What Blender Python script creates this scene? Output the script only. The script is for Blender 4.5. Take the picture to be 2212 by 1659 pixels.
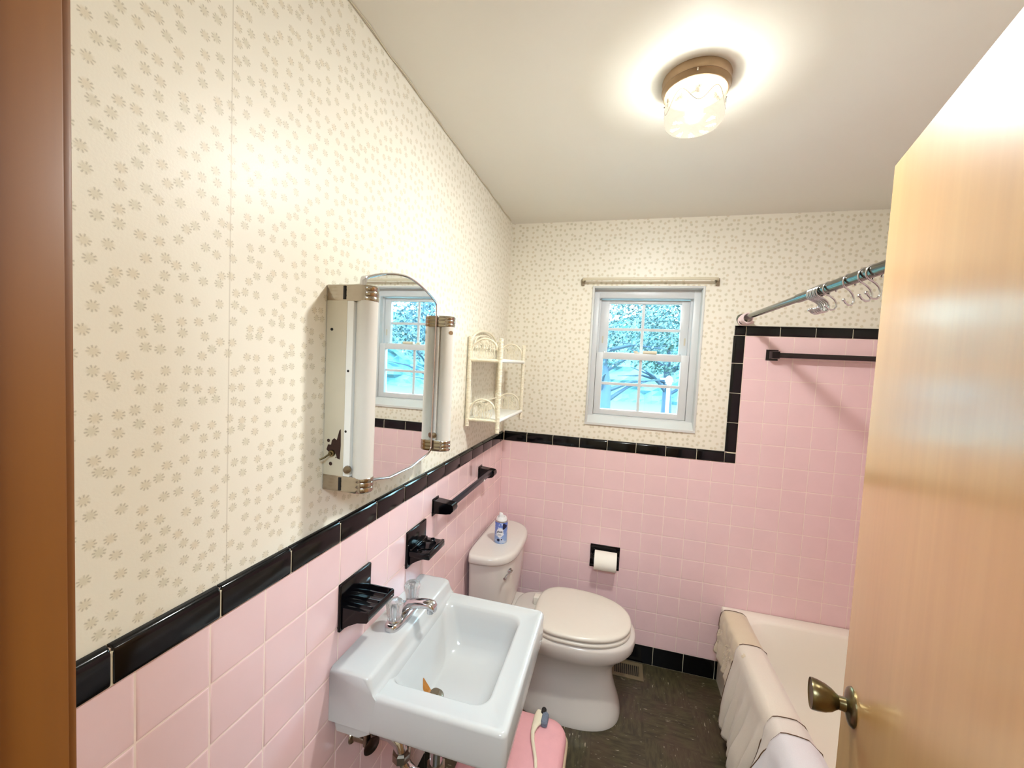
import bpy, bmesh, math, random
from mathutils import Vector, Matrix, noise
random.seed(7)
PI = math.pi
C = bpy.context.scene.collection
SC = bpy.context.scene
for o in list(bpy.data.objects): bpy.data.objects.remove(o, do_unlink=True)

# ------------------------------------------------------------------ camera
cam_d = bpy.data.cameras.new('camera'); cam = bpy.data.objects.new('camera', cam_d); C.objects.link(cam)
cam_d.sensor_width = 36.0; cam_d.sensor_fit = 'HORIZONTAL'
cam_d.lens = 36.0 * 866.79 / 2212.0; cam_d.clip_start = 0.02; cam_d.clip_end = 200
_r = Vector((0.9654925, 0.25553108, 0.05028022)); _d = Vector((0.06227268, -0.03905437, -0.99729478)); _f = Vector((-0.25287615, 0.96601171, -0.05361931))
M = Matrix((( _r.x, -_d.x, -_f.x, 0.6399), (_r.y, -_d.y, -_f.y, -2.2914), (_r.z, -_d.z, -_f.z, 1.6358), (0, 0, 0, 1)))
cam.matrix_world = M
SC.camera = cam
# ------------------------------------------------------------------ look
SC.view_settings.view_transform = 'Standard'; SC.view_settings.look = 'None'
SC.view_settings.gamma = 1.0; SC.view_settings.use_curve_mapping = False
SC.view_settings.exposure = 2.03
# ------------------------------------------------------------------ world and sun
W = bpy.data.worlds.new('world'); SC.world = W; W.use_nodes = True
wn = W.node_tree; wn.nodes.clear()
wo = wn.nodes.new('ShaderNodeOutputWorld'); bg = wn.nodes.new('ShaderNodeBackground')
tc = wn.nodes.new('ShaderNodeTexCoord'); sx = wn.nodes.new('ShaderNodeSeparateXYZ'); cr = wn.nodes.new('ShaderNodeValToRGB')
cr.color_ramp.elements[0].position = 0.0; cr.color_ramp.elements[0].color = (0.64, 0.93, 1.0, 1)
cr.color_ramp.elements[1].position = 0.6; cr.color_ramp.elements[1].color = (0.50, 0.80, 1.0, 1)
wn.links.new(tc.outputs['Generated'], sx.inputs[0]); wn.links.new(sx.outputs['Z'], cr.inputs[0])
wn.links.new(cr.outputs[0], bg.inputs[0]); bg.inputs[1].default_value = 9.6
wn.links.new(bg.outputs[0], wo.inputs[0])
sd = bpy.data.lights.new('sun', 'SUN'); sd.energy = 2.0; sd.angle = 0.02; sd.color = (0.85, 1.0, 0.95)
sun = bpy.data.objects.new('sun', sd); C.objects.link(sun)
sun.rotation_euler = Vector((-0.45, 0.6, -0.8)).to_track_quat('-Z', 'Y').to_euler()
# soft fill light added in the unseen hall behind the camera
hd = bpy.data.lights.new('fill_light', 'AREA'); hd.shape = 'DISK'; hd.size = 0.6; hd.energy = 11.0; hd.color = (0.68, 0.85, 1.0)
hl = bpy.data.objects.new('fill_light', hd); C.objects.link(hl); hl.location = (0.75, -2.95, 2.40)

# ------------------------------------------------------------------ helpers
def lin(c):
    return tuple((x/255/12.92 if x/255 <= .04045 else ((x/255+.055)/1.055)**2.4) for x in c) + (1,)
class NT:
    def __init__(s, name):
        s.m = bpy.data.materials.new(name); s.m.use_nodes = True; s.t = s.m.node_tree
        s.b = s.t.nodes['Principled BSDF']; s.out = s.t.nodes['Material Output']
    def n(s, typ, **k):
        x = s.t.nodes.new(typ)
        for a, v in k.items(): setattr(x, a, v)
        return x
    def l(s, a, b): s.t.links.new(a, b)
    def math(s, op, a, b=None, c=None, clamp=False):
        x = s.n('ShaderNodeMath', operation=op); x.use_clamp = clamp
        for i, v in enumerate((a, b, c)):
            if v is None: continue
            if isinstance(v, (int, float)): x.inputs[i].default_value = v
            else: s.l(v, x.inputs[i])
        return x.outputs[0]
    def mix(s, f, a, b):
        x = s.n('ShaderNodeMix', data_type='RGBA')
        for i, v in ((0, f), (6, a), (7, b)):
            if isinstance(v, (int, float, tuple)): x.inputs[i].default_value = v
            else: s.l(v, x.inputs[i])
        return x.outputs[2]
    def step(s, v, lo, hi):
        x = s.n('ShaderNodeMapRange', interpolation_type='SMOOTHSTEP'); s.l(v, x.inputs[0])
        x.inputs[1].default_value = lo; x.inputs[2].default_value = hi; return x.outputs[0]
    def noise(s, vec, scale, detail=3, rough=.5):
        x = s.n('ShaderNodeTexNoise'); x.inputs['Scale'].default_value = scale; x.inputs['Detail'].default_value = detail
        x.inputs['Roughness'].default_value = rough
        if vec is not None: s.l(vec, x.inputs['Vector'])
        return x.outputs[0]
    def obj(s): return s.n('ShaderNodeTexCoord').outputs['Object']
    def scalev(s, v, sc):
        x = s.n('ShaderNodeMapping'); s.l(v, x.inputs[0]); x.inputs['Scale'].default_value = sc; return x.outputs[0]
    def bump(s, h, strength=.2, dist=.001):
        x = s.n('ShaderNodeBump'); x.inputs['Strength'].default_value = strength; x.inputs['Distance'].default_value = dist
        s.l(h, x.inputs['Height']); s.l(x.outputs[0], s.b.inputs['Normal'])
    def set(s, **k):
        for a, v in k.items():
            i = s.b.inputs[a.replace('_', ' ')]
            if isinstance(v, (int, float, tuple)): i.default_value = v
            else: s.l(v, i)
        return s
def mat(name, col, rough=.5, metal=0, coat=0, var=.06, vscale=30, bump=0, bscale=200, **k):
    """plain procedural material: colour with slight noise variation"""
    t = NT(name); o = t.obj(); c = lin(col)
    n = t.noise(o, vscale, 4)
    d = tuple(max(0, x*(1-var)) for x in c[:3]) + (1,); e = tuple(min(1, x*(1+var)) for x in c[:3]) + (1,)
    t.set(Base_Color=t.mix(n, d, e), Roughness=rough, Metallic=metal, Coat_Weight=coat, Coat_Roughness=.05)
    if bump: t.bump(t.noise(o, bscale, 3), bump, .001)
    for a, v in k.items(): t.b.inputs[a.replace('_', ' ')].default_value = v
    return t.m

M_ = {}
M_['pink'] = mat('pink_glazed_tile', (241, 206, 207), .16, var=.05, vscale=9)
M_['pinkgrout'] = mat('pink_tinted_grout', (248, 222, 212), .7, var=.1, vscale=40)
M_['black'] = mat('black_glazed_tile', (4, 4, 7), .12, var=.3, Specular_IOR_Level=.35)
M_['creamgrout'] = mat('cream_grout', (215, 205, 180), .75, var=.15, vscale=60)
M_['porcelain'] = mat('white_porcelain', (196, 195, 193), .12, var=.02, vscale=6)
M_['toiletporc'] = mat('almond_porcelain', (218, 210, 201), .14, var=.02, vscale=6)
M_['seatplastic'] = mat('cream_seat_plastic', (230, 222, 208), .25, var=.015)
M_['tub'] = mat('cream_tub_enamel', (250, 242, 228), .22, var=.02, vscale=5)
M_['chrome'] = mat('chrome', (205, 205, 208), .12, 1, var=.05)
M_['dullchrome'] = mat('tarnished_chrome', (150, 138, 122), .28, 1, var=.25, vscale=60)
M_['capchrome'] = mat('worn_chrome_cap', (176, 166, 152), .2, 1, var=.12, vscale=50)
M_['nickel'] = mat('aged_brass_nickel', (118, 106, 76), .3, 1, var=.35, vscale=45)
M_['rodmetal'] = mat('dark_chrome_rod', (112, 114, 108), .16, 1, var=.1)
M_['dark'] = mat('dark_void', (20, 14, 12), .7)
M_['whitevinyl'] = mat('white_window_vinyl', (212, 213, 214), .35, var=.02)
M_['revealpaint'] = mat('white_reveal_paint', (214, 214, 211), .5, var=.05, vscale=12)
M_['wicker'] = mat('painted_white_wicker', (238, 228, 205), .5, var=.1, vscale=120)
M_['shelfwhite'] = mat('white_painted_board', (240, 238, 232), .35, var=.02)
M_['paper'] = mat('toilet_paper', (246, 242, 230), .95, var=.02, bump=.2, bscale=400)
M_['lens'] = mat('frosted_lamp_lens', (216, 211, 202), .4, var=.03, Transmission_Weight=0.0)
M_['lampmetal'] = mat('cream_enamel_steel', (206, 196, 174), .4, var=.06, vscale=14)
M_['pinkpad'] = mat('pink_padded_vinyl', (226, 166, 170), .6, var=.06, bump=.3, bscale=150)
M_['beige'] = mat('beige_plastic', (196, 176, 146), .5)
M_['bristle'] = mat('blue_grey_bristle', (110, 120, 135), .8, var=.3, vscale=200)
M_['creamplastic'] = mat('cream_plastic', (226, 216, 190), .4)
M_['pinkplastic'] = mat('pale_pink_plastic', (240, 216, 216), .35)
M_['vent'] = mat('tan_painted_register', (120, 106, 80), .5, .2, var=.2)
M_['rodwhite'] = mat('cream_enamel_curtain_rod', (214, 204, 178), .4, var=.05)
M_['pan'] = mat('brushed_tan_lamp_pan', (160, 134, 104), .35, .6, var=.1)
M_['rust'] = mat('dark_rust', (52, 26, 14), .8, var=.4, vscale=300)
M_['rustwater'] = mat('orange_rust_stain', (170, 105, 30), .3, var=.3, vscale=120)
M_['hallpaint'] = mat('hall_paint', (225, 205, 170), .7)
M_['hallfloor'] = mat('hall_floor_wood', (120, 80, 50), .5, var=.3)
M_['wallouter'] = mat('house_wall', (200, 195, 185), .8)

def crystal():
    t = NT('clear_ribbed_acrylic')
    t.set(Base_Color=(.95, .97, .97, 1), Roughness=.04, Transmission_Weight=.85, IOR=1.45)
    n = t.noise(t.obj(), 300, 2); t.bump(n, .15, .0005); return t.m
M_['acrylic'] = crystal()

def wallpaper(name, axis):
    t = NT(name); o = t.obj(); s = t.n('ShaderNodeSeparateXYZ'); t.l(o, s.inputs[0])
    a = s.outputs[axis]; z = s.outputs['Z']
    cv = t.n('ShaderNodeCombineXYZ'); t.l(a, cv.inputs[0]); t.l(z, cv.inputs[1])
    v = t.n('ShaderNodeTexVoronoi', voronoi_dimensions='2D', feature='F1')
    v.inputs['Scale'].default_value = 36.5; v.inputs['Randomness'].default_value = .62
    t.l(cv.outputs[0], v.inputs['Vector'])
    d = t.n('ShaderNodeVectorMath', operation='SUBTRACT'); t.l(cv.outputs[0], d.inputs[0]); t.l(v.outputs['Position'], d.inputs[1])
    ln = t.n('ShaderNodeVectorMath', operation='LENGTH'); t.l(d.outputs[0], ln.inputs[0]); r = ln.outputs['Value']
    ds = t.n('ShaderNodeSeparateXYZ'); t.l(d.outputs[0], ds.inputs[0])
    th = t.math('ARCTAN2', ds.outputs[1], ds.outputs[0])
    cs = t.n('ShaderNodeSeparateColor'); t.l(v.outputs['Color'], cs.inputs[0]); rnd = cs.outputs[0]; rnd2 = cs.outputs[1]
    ph = t.math('MULTIPLY', rnd, 6.28)
    spk = t.math('SINE', t.math('ADD', t.math('MULTIPLY', th, 9.0), ph))
    spk = t.step(spk, -.1, .5)
    band = t.math('MULTIPLY', t.step(r, .0036, .0050), t.math('SUBTRACT', 1.0, t.step(r, .0070, .0088)))
    lump = t.step(t.math('SINE', t.math('ADD', t.math('MULTIPLY', th, 2.0), t.math('MULTIPLY', rnd2, 9.0))), -1.1, -.3)
    petals = t.math('MULTIPLY', t.math('MULTIPLY', spk, band), lump)
    blob = t.math('SUBTRACT', 1.0, t.step(r, .003, .0088))
    blobc = t.mix(rnd2, lin((214, 196, 160)), lin((196, 190, 158)))
    paper = t.mix(t.noise(o, 2.2, 3), lin((243, 237, 222)), lin((239, 232, 215)))
    c1 = t.mix(t.math('MULTIPLY', blob, .42 if axis == 'Y' else .60), paper, blobc)
    c2 = t.mix(t.math('MULTIPLY', petals, .42 if axis == 'Y' else .27), c1, lin((152, 140, 112)))
    # faint seam line where two drops of paper meet
    sw = t.math('ABSOLUTE', t.math('ADD', a, 1.75 if axis == 'Y' else -.905))
    seam = t.math('SUBTRACT', 1.0, t.step(sw, .0005, .0016))
    c3 = t.mix(t.math('MULTIPLY', seam, .32 if axis == 'Y' else .15), c2, lin((160, 146, 118)))
    t.set(Base_Color=c3, Roughness=.42)
    t.bump(t.noise(o, 260, 3), .25, .0006)
    return t.m
M_['paperleft'] = wallpaper('floral_wallpaper_left', 'Y')
M_['paperback'] = wallpaper('floral_wallpaper_back', 'X')

def ceilingmat():
    t = NT('cream_ceiling_paint'); o = t.obj()
    t.set(Base_Color=t.mix(t.noise(o, 1.3, 3), lin((240, 236, 226)), lin((234, 230, 219))), Roughness=.55)
    t.bump(t.noise(o, 60, 4), .15, .001); return t.m
M_['ceiling'] = ceilingmat()

def floormat():
    t = NT('dark_streaked_floor_tile'); o = t.obj()
    s = t.n('ShaderNodeSeparateXYZ'); t.l(o, s.inputs[0])
    P = .2286
    fx = t.math('DIVIDE', t.math('ADD', s.outputs[0], .06), P); fy = t.math('DIVIDE', t.math('ADD', s.outputs[1], 5.05), P)
    chk = t.math('MODULO', t.math('ADD', t.math('FLOOR', fx), t.math('FLOOR', fy)), 2.0)
    A = t.scalev(o, (14, 70, 1)); B = t.scalev(o, (70, 14, 1))
    def streak(v):
        w = t.noise(v, 1.0, 5, .6); f = t.noise(v, 2.1, 4, .55); return w, f
    wa, fa = streak(A); wb, fb = streak(B)
    def pick(x, y):
        m = t.n('ShaderNodeMix', data_type='FLOAT'); t.l(chk, m.inputs[0]); t.l(x, m.inputs[2]); t.l(y, m.inputs[3]); return m.outputs[0]
    w = pick(wa, wb); f = pick(fa, fb)
    c = t.mix(t.step(w, .3, .7), lin((50, 43, 26)), lin((80, 74, 48)))
    c = t.mix(t.step(t.noise(o, 5, 3), .45, .6), c, t.mix(.35, c, lin((84, 62, 52))))
    fl = t.math('MULTIPLY', t.step(f, .635, .70), t.step(t.noise(o, 14, 2), .42, .55))
    c = t.mix(t.math('MULTIPLY', fl, .9), c, lin((198, 186, 160)))
    g = t.math('ADD', t.math('LESS_THAN', t.math('FRACT', fx), .006), t.math('LESS_THAN', t.math('FRACT', fy), .006), clamp=True)
    c = t.mix(t.math('MULTIPLY', g, .3), c, lin((28, 24, 16)))
    t.set(Base_Color=c, Roughness=.38); t.bump(t.noise(o, 40, 3), .1, .001); return t.m
M_['floor'] = floormat()

def wood(name, ca, cb, rough, coat, coatr, sx=9, sz=.7, cior=1.9):
    t = NT(name); o = t.obj(); v = t.scalev(o, (sx, sx, sz))
    n = t.noise(v, 1.0, 5, .55); n2 = t.noise(t.scalev(o, (60, 60, 1.5)), 1.0, 3)
    n3 = t.noise(o, 2.5, 3)
    c = t.mix(t.step(n, .3, .7), lin(ca), lin(cb)); c = t.mix(t.math('MULTIPLY', n2, .4), c, lin(tuple(x*.8 for x in ca)))
    c = t.mix(t.math('MULTIPLY', t.step(n3, .45, .7), .25), c, lin(cb))
    t.set(Base_Color=c, Roughness=rough, Coat_Weight=coat, Coat_Roughness=coatr, Coat_IOR=cior)
    t.bump(n2, .08, .001); return t.m
M_['doorwood'] = wood('varnished_birch_door', (202, 148, 88), (214, 166, 104), .4, 1.0, .2, 5, .8)
M_['jambwood'] = wood('dark_varnished_jamb', (112, 60, 4), (130, 76, 8), .5, .12, .3, cior=1.45)

def towelmat(name, c):
    t = NT(name); o = t.obj()
    n = t.noise(o, 500, 3)
    t.set(Base_Color=t.mix(n, lin(tuple(x*.94 for x in c)), lin(c)), Roughness=.95, Sheen_Weight=.3)
    t.bump(t.math('ADD', t.noise(o, 700, 3), t.noise(o, 60, 3)), .5, .0012); return t.m
M_['towelA'] = towelmat('cream_terry', (232, 214, 184)); M_['towelB'] = towelmat('ivory_terry', (238, 226, 210))
M_['towelC'] = towelmat('off_white_terry', (236, 226, 216)); M_['towelD'] = towelmat('white_terry', (238, 234, 238))
M_['hem'] = mat('hem_gap_shade', (96, 66, 44), .9)  # shade of the gap at the towel edges, put into the hem colour

def paneglass():
    t = NT('window_glass'); t.t.nodes.remove(t.b)
    tr = t.n('ShaderNodeBsdfTransparent'); tr.inputs[0].default_value = (.90, .98, .98, 1)
    gl = t.n('ShaderNodeBsdfGlossy'); gl.inputs['Roughness'].default_value = .02
    fr = t.n('ShaderNodeFresnel'); fr.inputs[0].default_value = 1.45
    mx = t.n('ShaderNodeMixShader'); t.l(fr.outputs[0], mx.inputs[0]); t.l(tr.outputs[0], mx.inputs[1]); t.l(gl.outputs[0], mx.inputs[2])
    t.l(mx.outputs[0], t.out.inputs[0]); return t.m
M_['glass'] = paneglass()
def mirrormat():
    t = NT('silvered_mirror'); o = t.obj()
    t.set(Base_Color=t.mix(t.step(t.noise(o, 9, 4), .5, .8), (.86, .9, .9, 1), (.8, .86, .86, 1)), Metallic=1.0, Roughness=.015); return t.m
M_['mirror'] = mirrormat()
def shade():
    t = NT('frosted_lit_glass_shade'); t.t.nodes.remove(t.b)
    tr = t.n('ShaderNodeBsdfTransparent'); tr.inputs[0].default_value = (1, .95, .84, 1)
    em = t.n('ShaderNodeEmission'); em.inputs[0].default_value = (1, .88, .70, 1); em.inputs[1].default_value = .27
    gl = t.n('ShaderNodeBsdfGlossy'); gl.inputs['Roughness'].default_value = .2
    a = t.n('ShaderNodeMixShader'); a.inputs[0].default_value = .80; t.l(tr.outputs[0], a.inputs[1]); t.l(em.outputs[0], a.inputs[2])
    b = t.n('ShaderNodeMixShader'); b.inputs[0].default_value = .05; t.l(a.outputs[0], b.inputs[1]); t.l(gl.outputs[0], b.inputs[2])
    t.l(b.outputs[0], t.out.inputs[0]); return t.m
M_['shade'] = shade()
def bulbm():
    t = NT('lit_bulb'); t.t.nodes.remove(t.b)
    em = t.n('ShaderNodeEmission'); em.inputs[0].default_value = (1, .9, .74, 1); em.inputs[1].default_value = 1.2
    t.l(em.outputs[0], t.out.inputs[0]); return t.m
M_['bulb'] = bulbm()
M_['etch'] = mat('etched_vine_line', (84, 74, 54), .5)
def canlabel():
    t = NT('blue_can_label'); o = t.obj(); s = t.n('ShaderNodeSeparateXYZ'); t.l(o, s.inputs[0])
    n = t.noise(o, 45, 3)
    g = t.step(s.outputs[2], .0, .12)
    c = t.mix(g, lin((150, 178, 222)), lin((92, 116, 196)))
    c = t.mix(t.step(n, .52, .6), c, lin((196, 208, 232)))
    t.set(Base_Color=c, Roughness=.3, Metallic=.15); return t.m
M_['canlabel'] = canlabel()
M_['canwhite'] = mat('white_can_plastic', (230, 228, 226), .35)
M_['cansilver'] = mat('can_steel_rim', (190, 190, 195), .25, 1)
M_['navy'] = mat('navy_print', (18, 22, 60), .4)
M_['disc'] = mat('pale_label_disc', (224, 224, 228), .4)
M_['lawn'] = mat('lawn_grass', (26, 52, 42), .95, var=.4, vscale=1.6, bump=1, bscale=8)
M_['bark'] = mat('tree_bark', (30, 48, 66), .9, var=.3)
M_['ridge'] = mat('ridge_foliage', (44, 78, 86), .95, var=.6, vscale=2.2)
M_['postwhite'] = mat('white_post_paint', (130, 136, 136), .5)
def leaf(name, c):
    t = NT(name); o = t.obj()
    t.set(Base_Color=t.mix(t.noise(o, 3, 3), lin(tuple(x*.7 for x in c)), lin(c)), Roughness=.6)
    return t.m
M_['leafA'] = leaf('blue_green_leaf', (44, 70, 76)); M_['leafB'] = leaf('pale_green_leaf', (50, 80, 78)); M_['leafC'] = leaf('grey_green_leaf', (46, 70, 84))

# ---------------------------------------------------------------- object makers
def rootloc(p):
    while p.parent: p = p.parent
    return Vector(p.location)
def finish(o, smooth=True, wn=False):
    me = o.data
    if smooth:
        for p in me.polygons: p.use_smooth = True
    return o
def obj(name, bm, m, parent=None, smooth=None, base=None, wnm=False):
    """link a bmesh (world coordinates) as one mesh object"""
    bmesh.ops.recalc_face_normals(bm, faces=bm.faces[:])
    off = rootloc(parent) if parent else Vector(base or (0, 0, 0))
    if off.length > 0: bmesh.ops.translate(bm, verts=bm.verts[:], vec=-off)
    me = bpy.data.meshes.new(name); bm.to_mesh(me); bm.free()
    o = bpy.data.objects.new(name, me); C.objects.link(o)
    ms = m if isinstance(m, (list, tuple)) else [m]
    for x in ms: me.materials.append(M_[x] if isinstance(x, str) else x)
    if parent: o.parent = parent
    else: o.location = off
    if smooth is not None:
        try:
            me.shade_smooth() if hasattr(me, 'shade_smooth') else None
        except Exception: pass
        for p in me.polygons: p.use_smooth = True
        if smooth < 180:
            me.set_sharp_from_angle(angle=math.radians(smooth))
    if wnm:
        w = o.modifiers.new('wn', 'WEIGHTED_NORMAL'); w.keep_sharp = True
    return o
def tag(o, label=None, cat=None, group=None, kind=None):
    if label: o['label'] = label
    if cat: o['category'] = cat
    if group: o['group'] = group
    if kind: o['kind'] = kind
    return o
def thing(name, label, cat, loc, group=None):
    o = bpy.data.objects.new(name, None); C.objects.link(o); o.location = loc; o.empty_display_size = .05
    return tag(o, label, cat, group)
def struct(o): o['kind'] = 'structure'; return o
def merge(bm, b2):
    me = bpy.data.meshes.new('t'); b2.to_mesh(me); b2.free(); bm.from_mesh(me); bpy.data.meshes.remove(me)
def box(bm, x0, x1, y0, y1, z0, z1, r=0, seg=2, mi=0):
    b = bmesh.new(); bmesh.ops.create_cube(b, size=1)
    for v in b.verts: v.co = Vector(((x0+x1)/2 + v.co.x*(x1-x0), (y0+y1)/2 + v.co.y*(y1-y0), (z0+z1)/2 + v.co.z*(z1-z0)))
    if r: bmesh.ops.bevel(b, geom=b.edges[:], offset=r, segments=seg, affect='EDGES', profile=.5)
    for f in b.faces: f.material_index = mi
    merge(bm, b)
def B(): return bmesh.new()
def bx(*a, **k):
    b = B(); box(b, *a, **k); return b
def tube(bm, pts, r, seg=8, closed=False, cap=True, radii=None, flat=None, mi=0):
    pts = [Vector(p) for p in pts]; n = len(pts); rings = []
    t0 = (pts[1]-pts[0]).normalized(); up = Vector((0, 0, 1)) if abs(t0.z) < .9 else Vector((1, 0, 0))
    nrm = t0.cross(up).normalized()
    for i, p in enumerate(pts):
        if closed: t = (pts[(i+1) % n]-pts[i-1]).normalized()
        else: t = (pts[min(i+1, n-1)]-pts[max(i-1, 0)]).normalized()
        nrm = (nrm - t*nrm.dot(t)).normalized(); bn = t.cross(nrm)
        rr = radii[i] if radii else r
        rings.append([bm.verts.new(p + nrm*math.cos(2*PI*k/seg)*rr + bn*math.sin(2*PI*k/seg)*rr*(flat or 1)) for k in range(seg)])
    for i in range(n if closed else n-1):
        a, b = rings[i], rings[(i+1) % n]
        for k in range(seg):
            f = bm.faces.new((a[k], a[(k+1) % seg], b[(k+1) % seg], b[k])); f.material_index = mi
    if cap and not closed:
        bm.faces.new(rings[0][::-1]).material_index = mi; bm.faces.new(rings[-1]).material_index = mi
def loft(bm, rings, cap0=True, cap1=True, closed=True, mi=0):
    R = [[bm.verts.new(p) for p in r] for r in rings]
    for a, b in zip(R, R[1:]):
        n = len(a)
        for k in range(n if closed else n-1):
            bm.faces.new((a[k], a[(k+1) % n], b[(k+1) % n], b[k])).material_index = mi
    if cap0: bm.faces.new(R[0][::-1]).material_index = mi
    if cap1: bm.faces.new(R[-1]).material_index = mi
    return R
def lathe(bm, prof, c, axis='Z', seg=32, mi=0, rib=0, ribn=0, cap=True):
    """prof: list (r, h); c centre; axis Z/X/Y or a Vector"""
    ax = {'Z': Vector((0, 0, 1)), 'X': Vector((1, 0, 0)), 'Y': Vector((0, 1, 0))}[axis] if isinstance(axis, str) else Vector(axis).normalized()
    u = ax.orthogonal().normalized(); v = ax.cross(u); c = Vector(c); rings = []
    for r, h in prof:
        ring = []
        for k in range(seg):
            a = 2*PI*k/seg; rr = r*(1 + (rib*math.cos(a*ribn) if rib else 0))
            ring.append(c + ax*h + u*math.cos(a)*rr + v*math.sin(a)*rr)
        rings.append(ring)
    loft(bm, rings, cap, cap, mi=mi)
def sup(cx, cy, z, hx0, hx1, hy, n=2.4, seg=48, n1=None):
    """superellipse ring; hx0 toward -x, hx1 toward +x"""
    out = []
    for k in range(seg):
        a = 2*PI*k/seg; ca, sa = math.cos(a), math.sin(a); nn = n if ca >= 0 else (n1 or n)
        x = math.copysign(abs(ca)**(2/nn), ca); y = math.copysign(abs(sa)**(2/nn), sa)
        out.append(Vector((cx + x*(hx1 if ca >= 0 else hx0), cy + y*hy, z)))
    return out
def rrect(x0, x1, y0, y1, r, z, seg=6):
    out = []
    for cx, cy, a0 in ((x1-r, y1-r, 0), (x0+r, y1-r, 90), (x0+r, y0+r, 180), (x1-r, y0+r, 270)):
        for k in range(seg+1):
            a = math.radians(a0 + 90*k/seg); out.append(Vector((cx+r*math.cos(a), cy+r*math.sin(a), z)))
    return out

# ---------------------------------------------------------------- tiles
T = .1095; P6 = .1535; ZC = 1.1717; ZB = .1025; HC = .0568
def tilepatch(bm, fmap, u0, u1, v0, v1, th=.004, e=.0028, g=.0009, bull=0):
    """one pillowed tile; fmap(u, v, h) -> world point"""
    u0 += g; u1 -= g; v0 += g; v1 -= g
    if u1-u0 < .004 or v1-v0 < .004: return
    prev = None
    for ins, h in ((0, -.003), (0, th-.0016), (e*.35, th-.0006), (e, th), (e*1.9, th)):
        it = ins + (bull*(1-(1-ins/(e*1.9))**2)*0 if bull else 0)
        r = [bm.verts.new(fmap(*p, h)) for p in ((u0+it, v0+it), (u1-it, v0+it), (u1-it, v1-it), (u0+it, v1-it))]
        if prev:
            for k in range(4): bm.faces.new((prev[k], prev[(k+1) % 4], r[(k+1) % 4], r[k]))
        prev = r
    bm.faces.new(prev)
def bulltile(bm, fmap, u0, u1, v0, v1, th=.0085, g=.0012):
    """bullnose trim: rounded towards v1"""
    u0 += g; u1 -= g
    prof = [(v0+.0006, -.003), (v0+.0006, th-.002), (v0+.003, th-.0004), (v0+.006, th)]
    for k in range(0, 7):
        a = math.radians(90*k/6); prof.append((v1-.013+.013*math.sin(a), th-.011+.011*math.cos(a)))
    prof.append((v1, -.004))
    ed = ((0, -.0012), (.0012, -.0003), (.0028, 0))
    cols = [(u0, -.0016), (u0+.0012, -.0003), (u0+.003, 0), (u1-.003, 0), (u1-.0012, -.0003), (u1, -.0016)]
    grid = [[bm.verts.new(fmap(u, v, h+(dh if h > 0 else 0))) for v, h in prof] for u, dh in cols]
    for a, b in zip(grid, grid[1:]):
        for k in range(len(prof)-1): bm.faces.new((a[k], a[k+1], b[k+1], b[k]))
    for gcol in (grid[0], grid[-1]):
        bm.faces.new(gcol)
def marks(lo, hi, ph, pitch):
    out = [lo]; k = math.ceil((lo-ph)/pitch + 1e-6); 
    while ph + k*pitch < hi - 1e-6: out.append(ph+k*pitch); k += 1
    return out + [hi]
FL = lambda u, v, h: Vector((h, -u, v))            # left wall: u = distance from back wall
FB = lambda u, v, h: Vector((u, -h, v))            # back wall: u = x
XR = 2.01; YW = 1.55                               # right wall, alcove end wall
FR = lambda u, v, h: Vector((XR-h, -u, v))
FW = lambda u, v, h: Vector((u, -YW+h, v))
DF = 2.08                                          # inner face of the front (door) wall
ZT = ZC + .6589                                    # top of pink tile in the alcove
rows_lo = [ZB] + [ZC - k*T for k in range(9, -1, -1)]
rows_hi = [ZC + k*T for k in range(0, 7)] + [ZT]
def field(fmap, us, vs, vlo=None):
    bm = B()
    for a, b in zip(us, us[1:]):
        for c, d in zip(vs, vs[1:]): tilepatch(bm, fmap, a, b, c, d)
    return bm

# ---------------------------------------------------------------- room shell
def slab(name, x0, x1, y0, y1, z0, z1, m): return struct(obj(name, bx(x0, x1, y0, y1, z0, z1), m))
CZ = 2.4394; WP = .0045                            # wallpaper face sits slightly behind tile face
floor = slab('floor', -.12, XR+.12, -DF-.12, .12, -.12, 0, 'floor')
ceil = slab('ceiling', -.12, XR+.12, -DF-.12, .12, CZ, CZ+.12, 'ceiling')
wl = slab('wall_left', -.12-WP, -WP, -DF-.12, .12, 0, CZ, 'paperleft')
# back wall with the window opening
WX0, WX1, WZ0, WZ1 = .482, 1.049, 1.318, 2.077
wb = B()
for a in ((-.12, WX0, 0, CZ), (WX1, XR+.12, 0, CZ), (WX0, WX1, 0, WZ0), (WX0, WX1, WZ1, CZ)): box(wb, a[0], a[1], WP, .14, a[2], a[3])
wback = struct(obj('wall_back', wb, 'paperback'))
wr = slab('wall_right', XR+.003, XR+.12, -DF-.12, .14, 0, CZ, 'paperleft')
ww = slab('wall_tub_end', 1.225, XR+.003, -YW-.10, -YW-.003, 0, CZ, 'paperback')
# front wall with the doorway
DX0, DX1, DH = .222, .945, 2.045
wf = B()
for a in ((-.12, DX0-.0125, 0, CZ), (DX1+.0125, XR+.12, 0, CZ), (DX0-.0125, DX1+.0125, DH+.0125, CZ)): box(wf, a[0], a[1], -DF-.115, -DF, a[2], a[3])
wfront = struct(obj('wall_front', wf, 'paperback'))
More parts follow.
